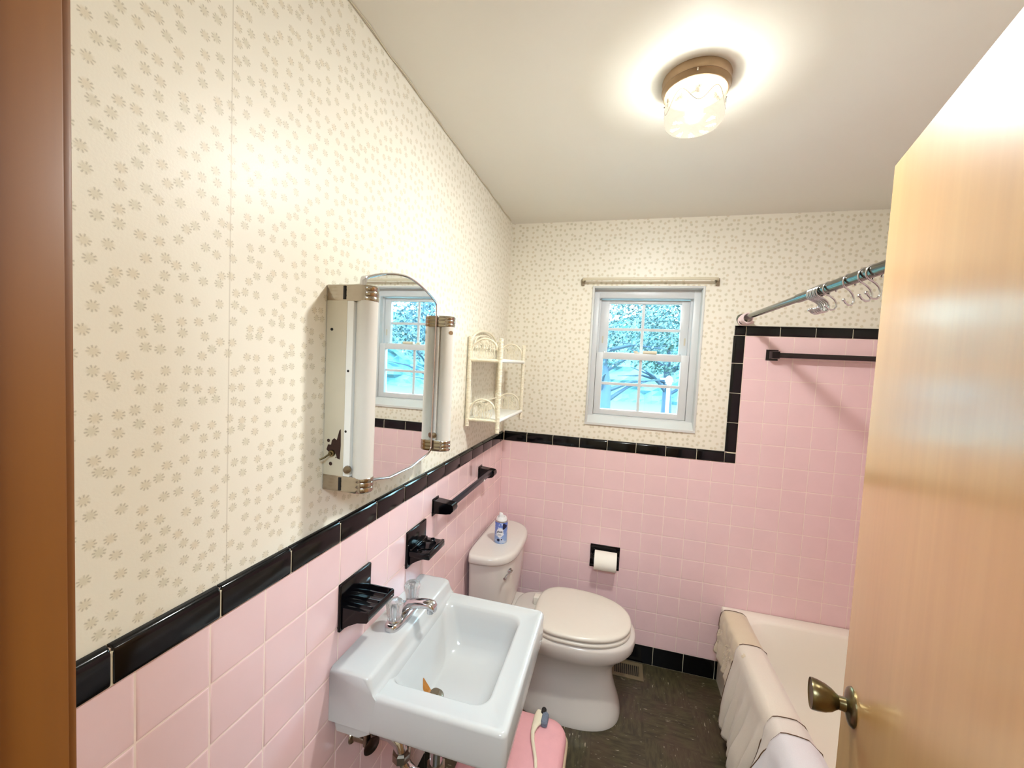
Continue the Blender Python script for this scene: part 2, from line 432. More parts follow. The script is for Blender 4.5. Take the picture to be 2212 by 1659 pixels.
# tiles on the walls (children of their wall)
bm = field(FL, marks(0, DF, .9076, T), rows_lo); obj('pink_wall_tiles', bm, 'pink', wl, smooth=50, wnm=True)
obj('grout_bed', bx(-.004, .0031, -DF, 0, 0, ZC+HC-.004), 'pinkgrout', wl)
bm = field(FB, marks(0, XR, .0524, T), rows_lo)
for a, b in zip(marks(1.2555, XR, .0524, T), marks(1.2555, XR, .0524, T)[1:]):
    for c, d in zip(rows_hi, rows_hi[1:]): tilepatch(bm, FB, a, b, c, d)
obj('pink_wall_tiles', bm, 'pink', wback, smooth=50, wnm=True)
g = B(); box(g, 0, XR, -.0031, .004, 0, ZC+HC-.004); box(g, 1.206, XR, -.0031, .004, ZC+HC-.004, ZT+.045)
obj('grout_bed', g, 'pinkgrout', wback)
bm = field(FR, marks(0, YW, .03, T), rows_lo[3:] + rows_hi[1:]); obj('pink_wall_tiles', bm, 'pink', wr, smooth=50, wnm=True)
obj('grout_bed', bx(XR-.0031, XR+.004, -YW, 0, .3, ZT), 'pinkgrout', wr)
bm = field(FW, marks(1.23, XR, .0524, T), rows_lo[3:] + rows_hi[1:]); obj('pink_wall_tiles', bm, 'pink', ww, smooth=50, wnm=True)
obj('grout_bed', bx(1.23, XR, -YW-.004, -YW+.0031, .3, ZT), 'pinkgrout', ww)
# black bullnose trims
def trimrow(name, fmap, us, v0, v1, groutbox, g=.0012):
    bm = B()
    for a, b in zip(us, us[1:]): bulltile(bm, fmap, a, b, v0, v1, g=g)
    t = struct(obj(name, bm, 'black', smooth=35)); bm = B(); box(bm, *groutbox)
    obj('cap_grout', bm, 'creamgrout', t); return t
trimrow('trim_1', FL, marks(.009, DF, .3871, P6), ZC+.001, ZC+HC, (-.003, .0066, -DF, 0, ZC+.002, ZC+HC-.0075))
trimrow('trim_2', FB, marks(.009, 1.2035, .1477, P6), ZC+.001, ZC+HC, (0, 1.2035, -.0066, .003, ZC+.002, ZC+HC-.0075))
FC = lambda u, v, h: Vector((1.2555-(v), -h, u))
trimrow('trim_3', lambda u, v, h: Vector((1.2550-v, -h, u)), [ZC+HC] + [ZC+HC+k*.1536 for k in (1, 2, 3)] + [ZT+.001], 0, .0517, (1.212, 1.2545, -.0066, .003, ZC+.004, ZT+.04))
trimrow('trim_4', FB, [1.2035, 1.2555], ZC+.001, ZC+HC, (1.206, 1.2545, -.0064, .003, ZC+.01, ZC+HC-.004))
trimrow('trim_5', FB, [1.2045, 1.2565] + marks(1.2565, XR, 1.2565, P6)[1:], ZT+.001, ZT+.0517, (1.206, XR, -.0066, .003, ZT+.002, ZT+.044))
def baserow(name, fmap, us, gb):
    bm = B()
    for a, b in zip(us, us[1:]): tilepatch(bm, fmap, a, b, .0, ZB, th=.008, e=.004, g=.0012)
    t = struct(obj(name, bm, 'black', smooth=50, wnm=True)); b2 = B(); box(b2, *gb); obj('base_grout', b2, 'creamgrout', t)
baserow('baseboard_left', FL, marks(0, DF, .9233, .156), (-.002, .0058, -DF, 0, 0, ZB-.002))
baserow('baseboard_back', FB, marks(0, 1.25, .9233, .156), (0, 1.25, -.0058, .002, 0, ZB-.002))
# sliver of paint cracking at the ceiling / left wall joint
cr_ = B(); tube(cr_, [(0.001 + .003*math.sin(i*1.7), -2.0 + i*.05, CZ-.002) for i in range(40)], .0016, 5)
struct(obj('trim_6', cr_, M_['creamgrout']))

# door casing and jamb (hall doorway)
cs = B()
box(cs, DX0-.055, DX0-.005, -DF-.0, -DF+.012, 0, DH+.05, r=.003); box(cs, DX1+.005, DX1+.055, -DF, -DF+.012, 0, DH+.05, r=.003)
box(cs, DX0-.055, DX1+.055, -DF, -DF+.012, DH+.005, DH+.055, r=.003)
struct(obj('trim_7', cs, 'jambwood', smooth=40))
jb = B(); box(jb, DX0-.012, DX0, -DF-.12, -DF+.004, 0, DH, r=.0015); box(jb, DX1, DX1+.012, -DF-.12, -DF+.004, 0, DH, r=.0015); box(jb, DX0-.012, DX1+.012, -DF-.12, -DF+.004, DH-.0, DH+.012)
box(jb, DX0, DX0+.010, -DF-.075, -DF-.040, 0, DH, r=.002); box(jb, DX1-.010, DX1, -DF-.075, -DF-.040, 0, DH, r=.002)
struct(obj('trim_8', jb, 'jambwood', smooth=40))

# hall around the camera
hx0, hx1, hy0, hy1 = -.6, 1.9, -4.0, -DF-.12
struct(obj('wall_hall_left', bx(hx0-.1, hx0, hy0, hy1, 0, CZ), 'hallpaint')); struct(obj('wall_hall_right', bx(hx1, hx1+.1, hy0, hy1, 0, CZ), 'hallpaint'))
struct(obj('wall_hall_end', bx(hx0-.1, hx1+.1, hy0-.1, hy0, 0, CZ), 'hallpaint'))
struct(obj('floor_hall', bx(hx0-.1, hx1+.1, hy0-.1, hy1, -.12, 0), 'hallfloor')); struct(obj('ceiling_hall', bx(hx0-.1, hx1+.1, hy0-.1, hy1, CZ, CZ+.12), 'hallpaint'))
struct(obj('wall_hall_front', bx(hx0-.1, -.12, -DF-.12, -DF-.02, 0, CZ), 'hallpaint'))

# ---------------------------------------------------------------- door leaf (children of door_1)
d1 = bpy.data.objects.new('door_1', None); C.objects.link(d1); hinge = Vector((DX1-.004, -DF, .012)); d1.location = hinge; struct(d1)
tip = Vector((1.108, -1.383, .012)); u = (tip-hinge).normalized(); nrm = Vector((0, 0, 1)).cross(u)   # nrm points to -x side
if nrm.x > 0: nrm = -nrm
DW = (tip-hinge).length; DZ1 = 2.032
def dpt(s, n, z): return hinge + u*s + nrm*n + Vector((0, 0, z-.012))
bm = B(); bmesh.ops.create_cube(bm, size=1)
for v in bm.verts: v.co = dpt(DW/2 + v.co.x*DW, -.0175 + v.co.y*.035, .012 + (v.co.z+.5)*(DZ1-.012))
bmesh.ops.bevel(bm, geom=bm.edges[:], offset=.0015, segments=2, affect='EDGES')
obj('door_leaf', bm, 'doorwood', d1, smooth=40)
ks = DW-.062; kz = 1.036
bm = B(); c = dpt(ks, 0, kz)
lathe(bm, [(.0, 0), (.033, 0), (.033, .002), (.030, .0055), (.022, .008), (.012, .010), (.0115, .022), (.012, .024)], c, nrm, 36)
rose = obj('rosette', bm, 'nickel', d1, smooth=40)
bm = B(); lathe(bm, [(.0115, .020), (.014, .024), (.019, .030), (.0235, .040), (.0262, .052), (.0268, .060), (.0262, .0625), (.0245, .0615), (.0235, .0605), (.006, .0595), (0.0, .0595)], c, nrm, 36)
obj('door_knob', bm, 'nickel', d1, smooth=40)
bm = B()
for hz in (.25, 1.8): tube(bm, [dpt(-.004, .006, hz-.045), dpt(-.004, .006, hz+.045)], .006, 12)
obj('hinge', bm, 'nickel', d1, smooth=40)

# ---------------------------------------------------------------- window
w1 = bpy.data.objects.new('window_1', None); C.objects.link(w1); w1.location = ((WX0+WX1)/2, 0, WZ0); struct(w1)
Y0 = .055                                           # face of the vinyl frame, behind the wall face
bm = B()                                            # painted reveal, rounded lip to the room
box(bm, WX0-.006, WX0+.006, -.003, Y0+.02, WZ0-.006, WZ1+.006, r=.003); box(bm, WX1-.006, WX1+.006, -.003, Y0+.02, WZ0-.006, WZ1+.006, r=.003)
box(bm, WX0+.004, WX1-.004, -.0027, Y0+.02, WZ1-.006, WZ1+.0057, r=.003)
obj('reveal', bm, 'revealpaint', w1, smooth=40)
bm = B(); loft(bm, [[Vector((x, y, z)) for y, z in ((-.004, WZ0-.008), (-.004, WZ0+.004), (Y0+.004, WZ0+.046), (Y0+.03, WZ0+.046), (Y0+.03, WZ0-.008))] for x in (WX0-.006, WX1+.006)])
obj('window_sill', bm, 'revealpaint', w1)
fx0, fx1, fz0, fz1 = .514, 1.010, 1.362, 2.026
bm = B()                                            # fixed outer frame (four rails)
ya, yb = Y0-.004, .135
box(bm, WX0, fx0, ya, yb, WZ0+.03, WZ1, r=.002); box(bm, fx1, WX1, ya, yb, WZ0+.03, WZ1, r=.002)
box(bm, fx0-.001, fx1+.001, ya+.0004, yb, fz1, WZ1, r=.001); box(bm, fx0-.001, fx1+.001, ya+.0004, yb, WZ0+.03, fz0, r=.001)
box(bm, fx0-.001, fx0+.010, Y0+.03, yb, fz0, fz1); box(bm, fx1-.010, fx1+.001, Y0+.03, yb, fz0, fz1)
obj('window_frame', bm, 'whitevinyl', w1, smooth=40)
def sash(name, x0, x1, z0, z1, gx0, gx1, gz0, gz1, y0, y1, mx, mz):
    bm = B()
    box(bm, x0, gx0, y0, y1, z0, z1, r=.0015); box(bm, gx1, x1, y0, y1, z0, z1, r=.0015)
    box(bm, gx0-.001, gx1+.001, y0, y1, z0, gz0, r=.0015); box(bm, gx0-.001, gx1+.001, y0, y1, gz1, z1, r=.0015)
    s = obj(name, bm, 'whitevinyl', w1, smooth=40)
    yc = (y0+y1)/2+.004
    bm = B(); box(bm, mx-.008, mx+.008, yc-.004, yc+.004, gz0, gz1, r=.001); box(bm, gx0, gx1, yc-.0045, yc+.0045, mz-.008, mz+.008, r=.001)
    obj('grille', bm, 'whitevinyl', s)
    obj('pane', bx(gx0-.003, gx1+.003, yc+.006, yc+.009, gz0-.003, gz1+.003), 'glass', s)
    return s
us_ = sash('upper_sash', .524, 1.000, 1.70, 2.022, .572, .958, 1.724, 2.000, Y0+.045, Y0+.072, .760, 1.857)
ls_ = sash('lower_sash', .516, 1.008, 1.366, 1.720, .553, .968, 1.397, 1.683, Y0+.004, Y0+.036, .7605, 1.544)
bm = B(); box(bm, .768, .842, Y0+.006, Y0+.034, 1.7205, 1.738, r=.003, seg=3); box(bm, .776, .834, Y0+.0035, Y0+.008, 1.7225, 1.733, r=.001)
obj('sash_lock', bm, 'creamplastic', w1, smooth=40)
bm = B(); box(bm, .722, .752, Y0+.012, Y0+.030, 1.7205, 1.728, r=.002); box(bm, .716, .740, Y0+.010, Y0+.020, 1.728, 1.735, r=.002)
obj('lock_lever', bm, 'creamplastic', w1, smooth=40)
for x in (.543, .985):
    bm = B(); box(bm, x-.004, x+.004, Y0+.0425, Y0+.046, 1.775, 1.815, r=.001); obj('tilt_latch', bm, 'lampmetal', w1)
for x in (.558, .963):
    bm = B(); lathe(bm, [(.0, 0), (.004, 0), (.003, .004), (0, .005)], (x, Y0+.02, 1.7205), 'Z', 10); obj('sash_stop', bm, 'dullchrome', w1)

# flat curtain rod above the window
cz0, cz1 = 2.1035, 2.1185
bm = B()
path = [(.420, -.004), (.4225, -.025), (.428, -.040), (.440, -.048), (.46, -.050)] +  [(1.07, -.050), (1.090, -.048), (1.102, -.040), (1.107, -.025), (1.109, -.004)]
rings = []
for i, (x, y) in enumerate(path):
    p0 = path[max(i-1, 0)]; p1 = path[min(i+1, len(path)-1)]; t = Vector((p1[0]-p0[0], p1[1]-p0[1], 0)).normalized(); nn = Vector((-t.y, t.x, 0))
    q = Vector((x, y, 0)); rings.append([q + nn*a + Vector((0, 0, z)) for a, z in ((0, cz0), (-.003, cz0+.004), (-.003, cz1-.004), (0, cz1), (.005, cz1), (.0035, cz1-.002), (.0, cz1-.004), (0, cz0+.004), (.0035, cz0+.002), (.005, cz0))])
loft(bm, rings)
rodt = thing('curtain_rod', 'flat cream metal curtain rod above the window', 'curtain rod', (.765, 0, cz0))
obj('rod', bm, 'rodwhite', rodt, smooth=50)
for x in (.421, 1.108):
    bm = B(); box(bm, x-.009, x+.009, -.010, .004, cz0-.020, cz1+.002, r=.002); box(bm, x-.003, x+.003, -.026, -.004, cz0+.003, cz1-.003)
    lathe(bm, [(0, 0), (.0035, 0), (.003, .002), (0, .0025)], (x+(.012 if x < .7 else -.012), -.004, cz0+.006), (0, -1, 0), 10)
    obj('bracket', bm, 'dullchrome', rodt)

# ---------------------------------------------------------------- ceiling light
LX, LY = .799, -1.057
cl = thing('ceiling_light', 'small drum ceiling light with frosted glass etched with vines, tan metal pan', 'ceiling light', (LX, LY, CZ))
bm = B(); lathe(bm, [(0, CZ+.002), (.088, CZ+.002), (.089, CZ-.002), (.087, CZ-.005), (.0865, CZ-.022), (.089, CZ-.025), (.086, CZ-.028), (.083, CZ-.039), (.081, CZ-.040), (.079, CZ-.036), (.0, CZ-.034)], (LX, LY, 0), 'Z', 64)
obj('pan', bm, 'pan', cl, smooth=40)
gr, gz0, gz1 = .0775, 2.318, 2.402
bm = B()
lathe(bm, [(gr, gz1), (gr, gz0+.018), (gr-.002, gz0+.009), (gr-.007, gz0+.003), (gr-.014, gz0), (gr-.022, gz0-.001), (.03, gz0-.001), (.001, gz0-.001)], (LX, LY, 0), 'Z', 64, cap=False)
gs = obj('glass_shade', bm, 'shade', cl, smooth=60)
def leafspray(bm, fn, a, z, s, rot):
    for k in range(6):
        th = rot + (k-2.5)*.55; L = s*(.8+.3*((k*7) % 3)/2)
        pts = [(a+math.cos(th)*L*t + w*math.sin(th)*s*.10, z+math.sin(th)*L*t - w*math.cos(th)*s*.10) for t, w in ((.2, 0), (.45, 1), (.75, 1), (1, 0), (.75, -1), (.45, -1))]
        tube(bm, [fn(*p) for p in pts], .00035, 4, closed=True)
cyl = lambda a, z: Vector((LX + (gr+.0006)*math.cos(a/gr), LY + (gr+.0006)*math.sin(a/gr), z))
bot = lambda x, y: Vector((LX+x, LY+y, gz0-.0014))
bm = B(); tube(bm, [cyl(gr*2*PI*k/96, 2.361+.020*math.sin(2*PI*k/96*5)) for k in range(96)], .0005, 4, closed=True)
for k in range(10): leafspray(bm, cyl, gr*2*PI*(k+.5)/10, 2.361 + (.008 if k % 2 else -.006), .013, k*1.3)
for k in range(9):
    a = 2*PI*k/9; leafspray(bm, bot, .047*math.cos(a), .047*math.sin(a), .014, a+1.2)
obj('vine_pattern', bm, 'etch', gs)
bm = B(); bmesh.ops.create_uvsphere(bm, u_segments=20, v_segments=12, radius=.024)
bmesh.ops.translate(bm, verts=bm.verts[:], vec=(LX, LY, 2.355)); lathe(bm, [(0, 2.37), (.012, 2.37), (.013, 2.40), (0, 2.405)], (LX, LY, 0), 'Z', 16)
obj('bulb', bm, 'bulb', cl, smooth=60)
for a in (2.5, 4.6, .4):
    bm = B(); tube(bm, [(LX+.076*math.cos(a), LY+.076*math.sin(a), 2.408), (LX+.095*math.cos(a), LY+.095*math.sin(a), 2.408)], .002, 8); obj('thumb_screw', bm, 'dullchrome', cl)
pl = bpy.data.lights.new('bulb_light', 'POINT'); pl.energy = 10.3; pl.color = (.84, .91, .97); pl.shadow_soft_size = .04
plo = bpy.data.objects.new('bulb_light', pl); C.objects.link(plo); plo.location = (LX, LY, 2.330)
al = bpy.data.lights.new('bulb_light_down', 'AREA'); al.shape = 'DISK'; al.size = .12; al.energy = 22; al.color = (.86, .93, 1.0)
alo = bpy.data.objects.new('bulb_light_down', al); C.objects.link(alo); alo.location = (LX, LY, 2.326)

# ---------------------------------------------------------------- mirror cabinet and its two tube lights
mx = .058; Da, Db = 1.081, 1.468
mc = thing('medicine_cabinet', 'chrome-edged medicine cabinet mirror with stepped arched top, on left wall', 'mirror cabinet', (0, -(Da+Db)/2, 1.31))
def mirror_outline(ins):
    c = (Da+Db)/2; h = (Db-Da)/2-ins; zt, zb = 1.862-ins, 1.304+ins; zs, zsb = 1.822-ins, 1.330+ins
    pts = []
    def corner(cx, cz, r, a0, a1, n=6):
        for k in range(n+1):
            a = math.radians(a0+(a1-a0)*k/n); pts.append((cx+r*math.cos(a), cz+r*math.sin(a)))
    # clockwise in (D, z); top has a flat crown with sloping shoulders
    pts.append((c-h, zsb+.008)); pts.append((c-h, zs-.012)); pts.append((c-h+.003, zs-.004))
    for k in range(25):
        t = -1+2*k/24; pts.append((c+t*(h-.010), zs+(zt-zs)*(1-abs(t)**1.7)))
    pts.append((c+h-.003, zs-.004)); pts.append((c+h, zs-.012)); pts.append((c+h, zsb+.008)); pts.append((c+h-.004, zsb))
    pts.append((c+.06, zb+.001)); pts.append((c-.06, zb+.001)); pts.append((c-h+.02, zsb-.008)); pts.append((c-h+.004, zsb))
    return pts
def ring3(ins, x): return [Vector((x, -d, z)) for d, z in mirror_outline(ins)]
bm = B(); bm.faces.new([bm.verts.new(p) for p in ring3(.006, mx)]); bm.faces.new([bm.verts.new(p) for p in ring3(.006, mx-.003)][::-1])
obj('mirror', bm, 'mirror', mc)
bm = B(); loft(bm, [ring3(.006, mx-.003), ring3(.006, mx+.001), ring3(.003, mx+.003), ring3(0, mx+.001), ring3(0, mx-.012), ring3(.004, mx-.012)], False, False)
obj('mirror_frame', bm, 'chrome', mc, smooth=60)
obj('cabinet_box', bx(-.004, mx-.011, -Db+.03, -Da-.03, 1.345, 1.800, r=.002), 'lampmetal', mc)
obj('rust_edge', bx(mx-.001, mx+.0035, -(Db-.155), -(Db-.175), 1.3045, 1.3075), 'chrome', mc)
def vanity_light(D0, D1, z0, z1, near, label):
    t = thing('vanity_light', label, 'wall light', (0, -(D0+D1)/2, z0), 'tube lights flanking the mirror cabinet')
    e = .036
    obj('side_housing', bx(-.003, .050, -D1, -D0, z0+e-.001, z1-e+.001, r=.002), 'lampmetal', t, smooth=40)
    bm = B(); box(bm, .049, .066, -D1+.0015, -D0-.0015, z0+e, z1-e, r=.001); obj('reflector', bm, 'shelfwhite', t)
    c = (D0+D1)/2; h = (D1-D0)/2-.0015
    prof = [(.0855+.0230*math.cos(a_), .0230*math.sin(a_)) for a_ in [2*PI*k/32 for k in range(32)]]
    bm = B(); loft(bm, [[Vector((x, -(c+d), z)) for x, d in prof] for z in (z0+e-.004, z1-e+.004)]); obj('lens', bm, 'lens', t, smooth=50)
    for za, zb in ((z0, z0+e), (z1-e, z1)):
        pr_ = [(-.003, -h-.001), (.083, -h-.001)] + [(.083+.027*math.sin(math.radians(a)), -(h+.001)*math.cos(math.radians(a))) for a in range(15, 180, 15)] + [(.083, h+.001), (-.003, h+.001)]
        bm = B(); top = zb if za > z0 else za
        zs_ = [za, za+.003, za+.010, za+.012, za+.014, za+.022, za+.024, za+.026, zb-.003, zb]
        grow = [-.003, 0, 0, -.0015, 0, 0, -.0015, 0, 0, -.003]
        loft(bm, [[Vector((x + (g_ if x > .06 else 0), -(c+d*(1+g_*12)), z)) for x, d in pr_] for z, g_ in zip(zs_, grow)])
        obj('end_cap', bm, 'capchrome', t, smooth=40)
        if near:
            bm = B(); box(bm, .040, .046, -D1-.0012, -D1+.004, za+.003, zb-.003); obj('cap_slot', bm, 'dark', t)
    bm = B(); lathe(bm, [(0, 0), (.0085, 0), (.0085, .008), (0, .009)], (.062, -D1+.0015, z0+e+.018), (.5, -1, 0), 16); obj('switch_knob', bm, 'dullchrome', t, smooth=40)
    if near:
        for x, z in ((.012, 1.690), (.056, 1.598), (.054, 1.461)):
            bm = B(); lathe(bm, [(0, 0), (.0035, 0), (.003, .0015), (0, .002)], (x, -D1+(0 if x < .03 else .003), z), (0, -1, 0), 10); obj('screw', bm, 'dark', t)
        # rust patch round the outlet and a bent toggle
        bm = B()
        def blob(cx, cz, pts): 
            a = [bm.verts.new((cx+x, -D1-.0006, cz+z)) for x, z in pts]; bm.faces.new(a)
        blob(.030, 1.428, [(.012, -.032), (.014, .0), (.013, .038), (.009, .034), (.003, .012), (-.004, .016), (-.010, .010), (-.012, .0), (-.020, .0), (-.024, -.012), (-.012, -.022), (.0, -.018), (.005, -.03)])
        for cx, cz, r in ((.011, 1.437, .0042), (.018, 1.384, .0045), (.032, 1.400, .0015)): blob(cx, cz, [(r*math.cos(a*.785), r*math.sin(a*.785)) for a in range(8)])
        obj('rust_patch', bm, 'rust', t)
        bm = B(); lathe(bm, [(0, 0), (.008, 0), (.007, .005), (.004, .006), (.004, .010), (0, .011)], (.022, -D1, 1.409), (0, -1, 0), 14)
        tube(bm, [(.022, -D1-.008, 1.409), (.012, -D1-.014, 1.400), (.004, -D1-.020, 1.396)], .0022, 8); obj('toggle_switch', bm, 'nickel', t, smooth=40)
    else:
        bm = B(); G = []
        for k in range(9):
            a_ = .55+.75*k/8; hh = .0065*math.sqrt(max(.02, 1-((k-4)/4)**2)); G.append([bm.verts.new((.0855+.0234*math.sin(a_), -(c+.0234*math.cos(a_)), 1.722+q*hh)) for q in (-1, 0, 1)])
        for p, q in zip(G, G[1:]):
            for k in range(2): bm.faces.new((p[k], p[k+1], q[k+1], q[k]))
        obj('burn_mark', bm, 'pan', t)
    return t
vanity_light(1.4685, 1.517, 1.322, 1.790, True, 'vertical tube wall light left of the mirror, rusty patch on its side')
vanity_light(1.026, 1.0765, 1.328, 1.776, False, 'vertical tube wall light right of the mirror, nearer the wicker shelf')

# ---------------------------------------------------------------- wicker shelf
ws = thing('wicker_shelf', 'white wicker two-tier wall shelf with arched sides, right of the mirror', 'wall shelf', (0, -.42, 1.335))
DN, DFa = .635, .205; XO = .150                       # near and far sides, outward depth
def wrapped(bm, a, b, r, wraps):
    a, b = Vector(a), Vector(b); L = (b-a).length; n = int(wraps*3); pts = []; rad = []
    for k in range(n+1):
        pts.append(a.lerp(b, k/n)); rad.append(r*(1.0 if k % 3 else .84))
    tube(bm, pts, r, 8, radii=rad)
for name, x, d, z0, z1 in (('post', .010, DN, 1.345, 1.742), ('post', .010, DFa, 1.345, 1.742), ('post', XO, DN, 1.325, 1.735), ('post', XO, DFa, 1.335, 1.730)):
    bm = B(); wrapped(bm, (x, -d, z0), (x, -d, z1), .0102, int((z1-z0)/.006)); obj(name, bm, 'wicker', ws, smooth=60)
for zb in (1.378, 1.640):
    bm = B(); box(bm, .004, XO-.004, -DN+.004, -DFa-.004, zb-.004, zb+.004, r=.002)
    tube(bm, [(XO, -DN, zb), (XO, -DFa, zb)], .009, 10); obj('shelf_board', bm, 'shelfwhite', ws, smooth=50)
    for d in (DN, DFa):
        bm = B(); wrapped(bm, (.010, -d, zb-.002), (XO, -d, zb-.002), .008, 22); obj('side_rail', bm, 'wicker', ws, smooth=60)
def arch(bm, plane, c0, c1, zb, h, r):
    pts = []
    for k in range(17):
        a = PI*k/16; t = (1-math.cos(a))/2; pts.append(plane(c0+(c1-c0)*t, zb+h*math.sin(a)**.8))
    tube(bm, pts, r, 8)
def lace(bm, plane, c0, c1, zb, h, seed):
    rr = random.Random(seed); cm = (c0+c1)/2; w = (c1-c0)
    for s in (-1, 1):
        for k, (ox, rx) in enumerate(((.24, .13), (.20, .09), (.11, .07))):
            pts = [plane(cm+s*w*(ox+rx*.9*math.cos(a)), zb+h*(.40+.36*math.sin(a))) for a in [2*PI*j/16 for j in range(16)]]
            tube(bm, pts, .0013, 5, closed=True)
        for k in range(5):
            pts = [plane(cm+s*w*(.03+.05*k)*(1+.2*math.sin(j)), zb+h*(.04+.8*j/8)) for j in range(9)]
            tube(bm, pts, .0014, 5)
    for k in range(9):
        ox, oz = rr.uniform(-.2, .2), rr.uniform(.45, .8); q = rr.uniform(.05, .09)
        pts = [plane(cm+w*(ox+q*math.cos(a)*(1-a/20)), zb+h*oz+abs(w)*q*math.sin(a)*(1-a/20)) for a in [2*PI*1.4*j/18 for j in range(19)]]
        tube(bm, pts, .0013, 5)
sd_ = 1
for zb, h in ((1.644, .088), (1.382, .086)):
    for d in (DN, DFa):
        pln = (lambda dd: (lambda a, z: Vector((a, -dd, z))))(d)
        bm = B(); arch(bm, pln, .016, XO-.006, zb, h, .0042); lace(bm, pln, .018, XO-.010, zb, h, sd_); obj('side_arch', bm, 'wicker', ws, smooth=60); sd_ += 1
bm = B(); pb = lambda a, z: Vector((.010, -a, z))
arch(bm, pb, DFa+.04, DN-.01, 1.700, .078, .0055); arch(bm, pb, DFa+.08, DN-.05, 1.700, .058, .003); lace(bm, pb, DFa+.12, DN-.09, 1.705, .05, 9); obj('back_arch', bm, 'wicker', ws, smooth=60)
bm = B(); tube(bm, [pb(DFa, 1.70), pb(DN, 1.70)], .005, 8); tube(bm, [pb(DFa, 1.44), pb(DN, 1.44)], .005, 8); tube(bm, [pb(DN, 1.44), pb(DN, 1.70)], .004, 8); tube(bm, [pb(DFa, 1.44), pb(DFa, 1.70)], .004, 8); obj('back_rail', bm, 'wicker', ws, smooth=60)
bm = B(); lace(bm, pb, DFa+.05, DFa+.22, 1.385, .05, 11)
obj('back_lace', bm, 'wicker', ws, smooth=60)

# ---------------------------------------------------------------- ceramic accessories on the left wall
def soap_dish(D0, D1, label, kind):
    t = thing('soap_dish' if kind == 1 else 'toothbrush_holder', label, 'soap dish' if kind == 1 else 'toothbrush holder', (0, -(D0+D1)/2, .94))
    bm = B(); box(bm, -.002, .011, -D1, -D0, .940, 1.062, r=.0035, seg=3); obj('back_plate', bm, 'black', t, smooth=50)
    a, b = D0+.006, D1-.006; zt = 1.003
    bm = B()
    if kind == 1:
        n = 33; top = []; bot_ = []
        ys = [a + (b-a)*k/(n-1) for k in range(n)]
        def zz(yy, x):
            e = min(yy-a, b-yy, .085-x)
            if e < .006: return zt
            return zt-.008+.0045*max(0, math.cos((yy-a)/(b-a)*2*PI*4.0))**3*1.2
        xs = [.010, .020, .035, .050, .065, .074, .079, .083, .0865]
        G = [[bm.verts.new((x, -yy, zz(yy, x) if x < .0865 else zt-.003)) for yy in ys] for x in xs]
        for p, q in zip(G, G[1:]):
            for k in range(n-1): bm.faces.new((p[k], p[k+1], q[k+1], q[k]))
        L_ = [[bm.verts.new((x, -yy, z)) for yy in ys] for x, z in ((.0868, zt-.020), (.082, zt-.026), (.055, zt-.031), (.030, zt-.044), (.010, zt-.058))]
        ch = [G[-1]] + L_
        for p, q in zip(ch, ch[1:]):
            for k in range(n-1): bm.faces.new((p[k], p[k+1], q[k+1], q[k]))
        for e in (0, n-1):
            vs = [g_[e] for g_ in G] + [l_[e] for l_ in L_]
            bm.faces.new(vs)
        bm.faces.new(G[0] + L_[-1][::-1])
    else:
        box(bm, .008, .0865, -b, -a, zt-.024, zt-.004, r=.004, seg=3); loft(bm, [[Vector((x, yy, z)) for x, z in ((.008, zt-.022), (.070, zt-.022), (.040, zt-.036), (.008, zt-.056))] for yy in (-b+.006, -a-.006)])
        c = (a+b)/2
        for r0 in (.030,):
            rg = [[Vector((.046+rr*math.cos(2*PI*k/32), -c+rr*math.sin(2*PI*k/32), z)) for k in range(32)] for rr, z in ((.036, zt-.005), (.036, zt-.001), (.034, zt), (.031, zt-.002), (.029, zt-.0038))]
            loft(bm, rg, False, False)
        box(bm, .010, .022, -b+.004, -a-.004, zt-.006, zt+.002, r=.002)
        box(bm, .076, .0865, -b+.003, -a-.003, zt-.006, zt, r=.002)
        for dd in (-.048, .048):
            rg = [[Vector((.046+rr*math.cos(2*PI*k/16), -c+dd+rr*math.sin(2*PI*k/16), z)) for k in range(16)] for rr, z in ((.0085, zt-.005), (.008, zt-.001), (.006, zt-.0015), (.0055, zt-.0038))]
            loft(bm, rg, False, False)
        pass
    obj('tray', bm, 'black', t, smooth=50)
    return t
soap_dish(1.330, 1.459, 'black ceramic ribbed soap dish on pink tile beside the faucet', 1)
soap_dish(.997, 1.131, 'black ceramic tumbler and toothbrush holder between soap dish and towel bar', 2)

def towel_bar_left():
    t = thing('towel_bar', 'black towel bar with ceramic posts on left wall under the wicker shelf', 'towel bar', (0, -.66, 1.05))
    for d0, d1, s in ((.892, .945, 1), (.385, .438, -1)):
        bm = B(); box(bm, -.002, .008, -d1, -d0, 1.048, 1.114, r=.003)
        dm = (d0+d1)/2; hw = .021
        prof = [(.004, 1.056), (.060, 1.060), (.078, 1.064), (.087, 1.074), (.089, 1.086), (.087, 1.097), (.082, 1.103), (.050, 1.106), (.004, 1.110)]
        loft(bm, [[Vector((x - (0 if abs(o_) < .018 else .002), -(dm+o_), z + (0 if abs(o_) < .018 else (.002 if z < 1.085 else -.002)))) for x, z in prof] for o_ in (-hw, -hw+.003, hw-.003, hw)])
        obj('post', bm, 'black', t, smooth=40)
    bm = B(); box(bm, .058, .076, -.900, -.430, 1.084, 1.102, r=.0015); obj('bar', bm, mat('dark_blue_black_bar', (22, 28, 40), .3), t, smooth=40)
    bm = B(); box(bm, .0755, .0765, -.56, -.545, 1.083, 1.090); obj('chip', bm, 'shelfwhite', t)
towel_bar_left()
tb = thing('towel_bar', 'long dark towel bar high on pink tile in the tub alcove', 'towel bar', (1.66, 0, 1.70))
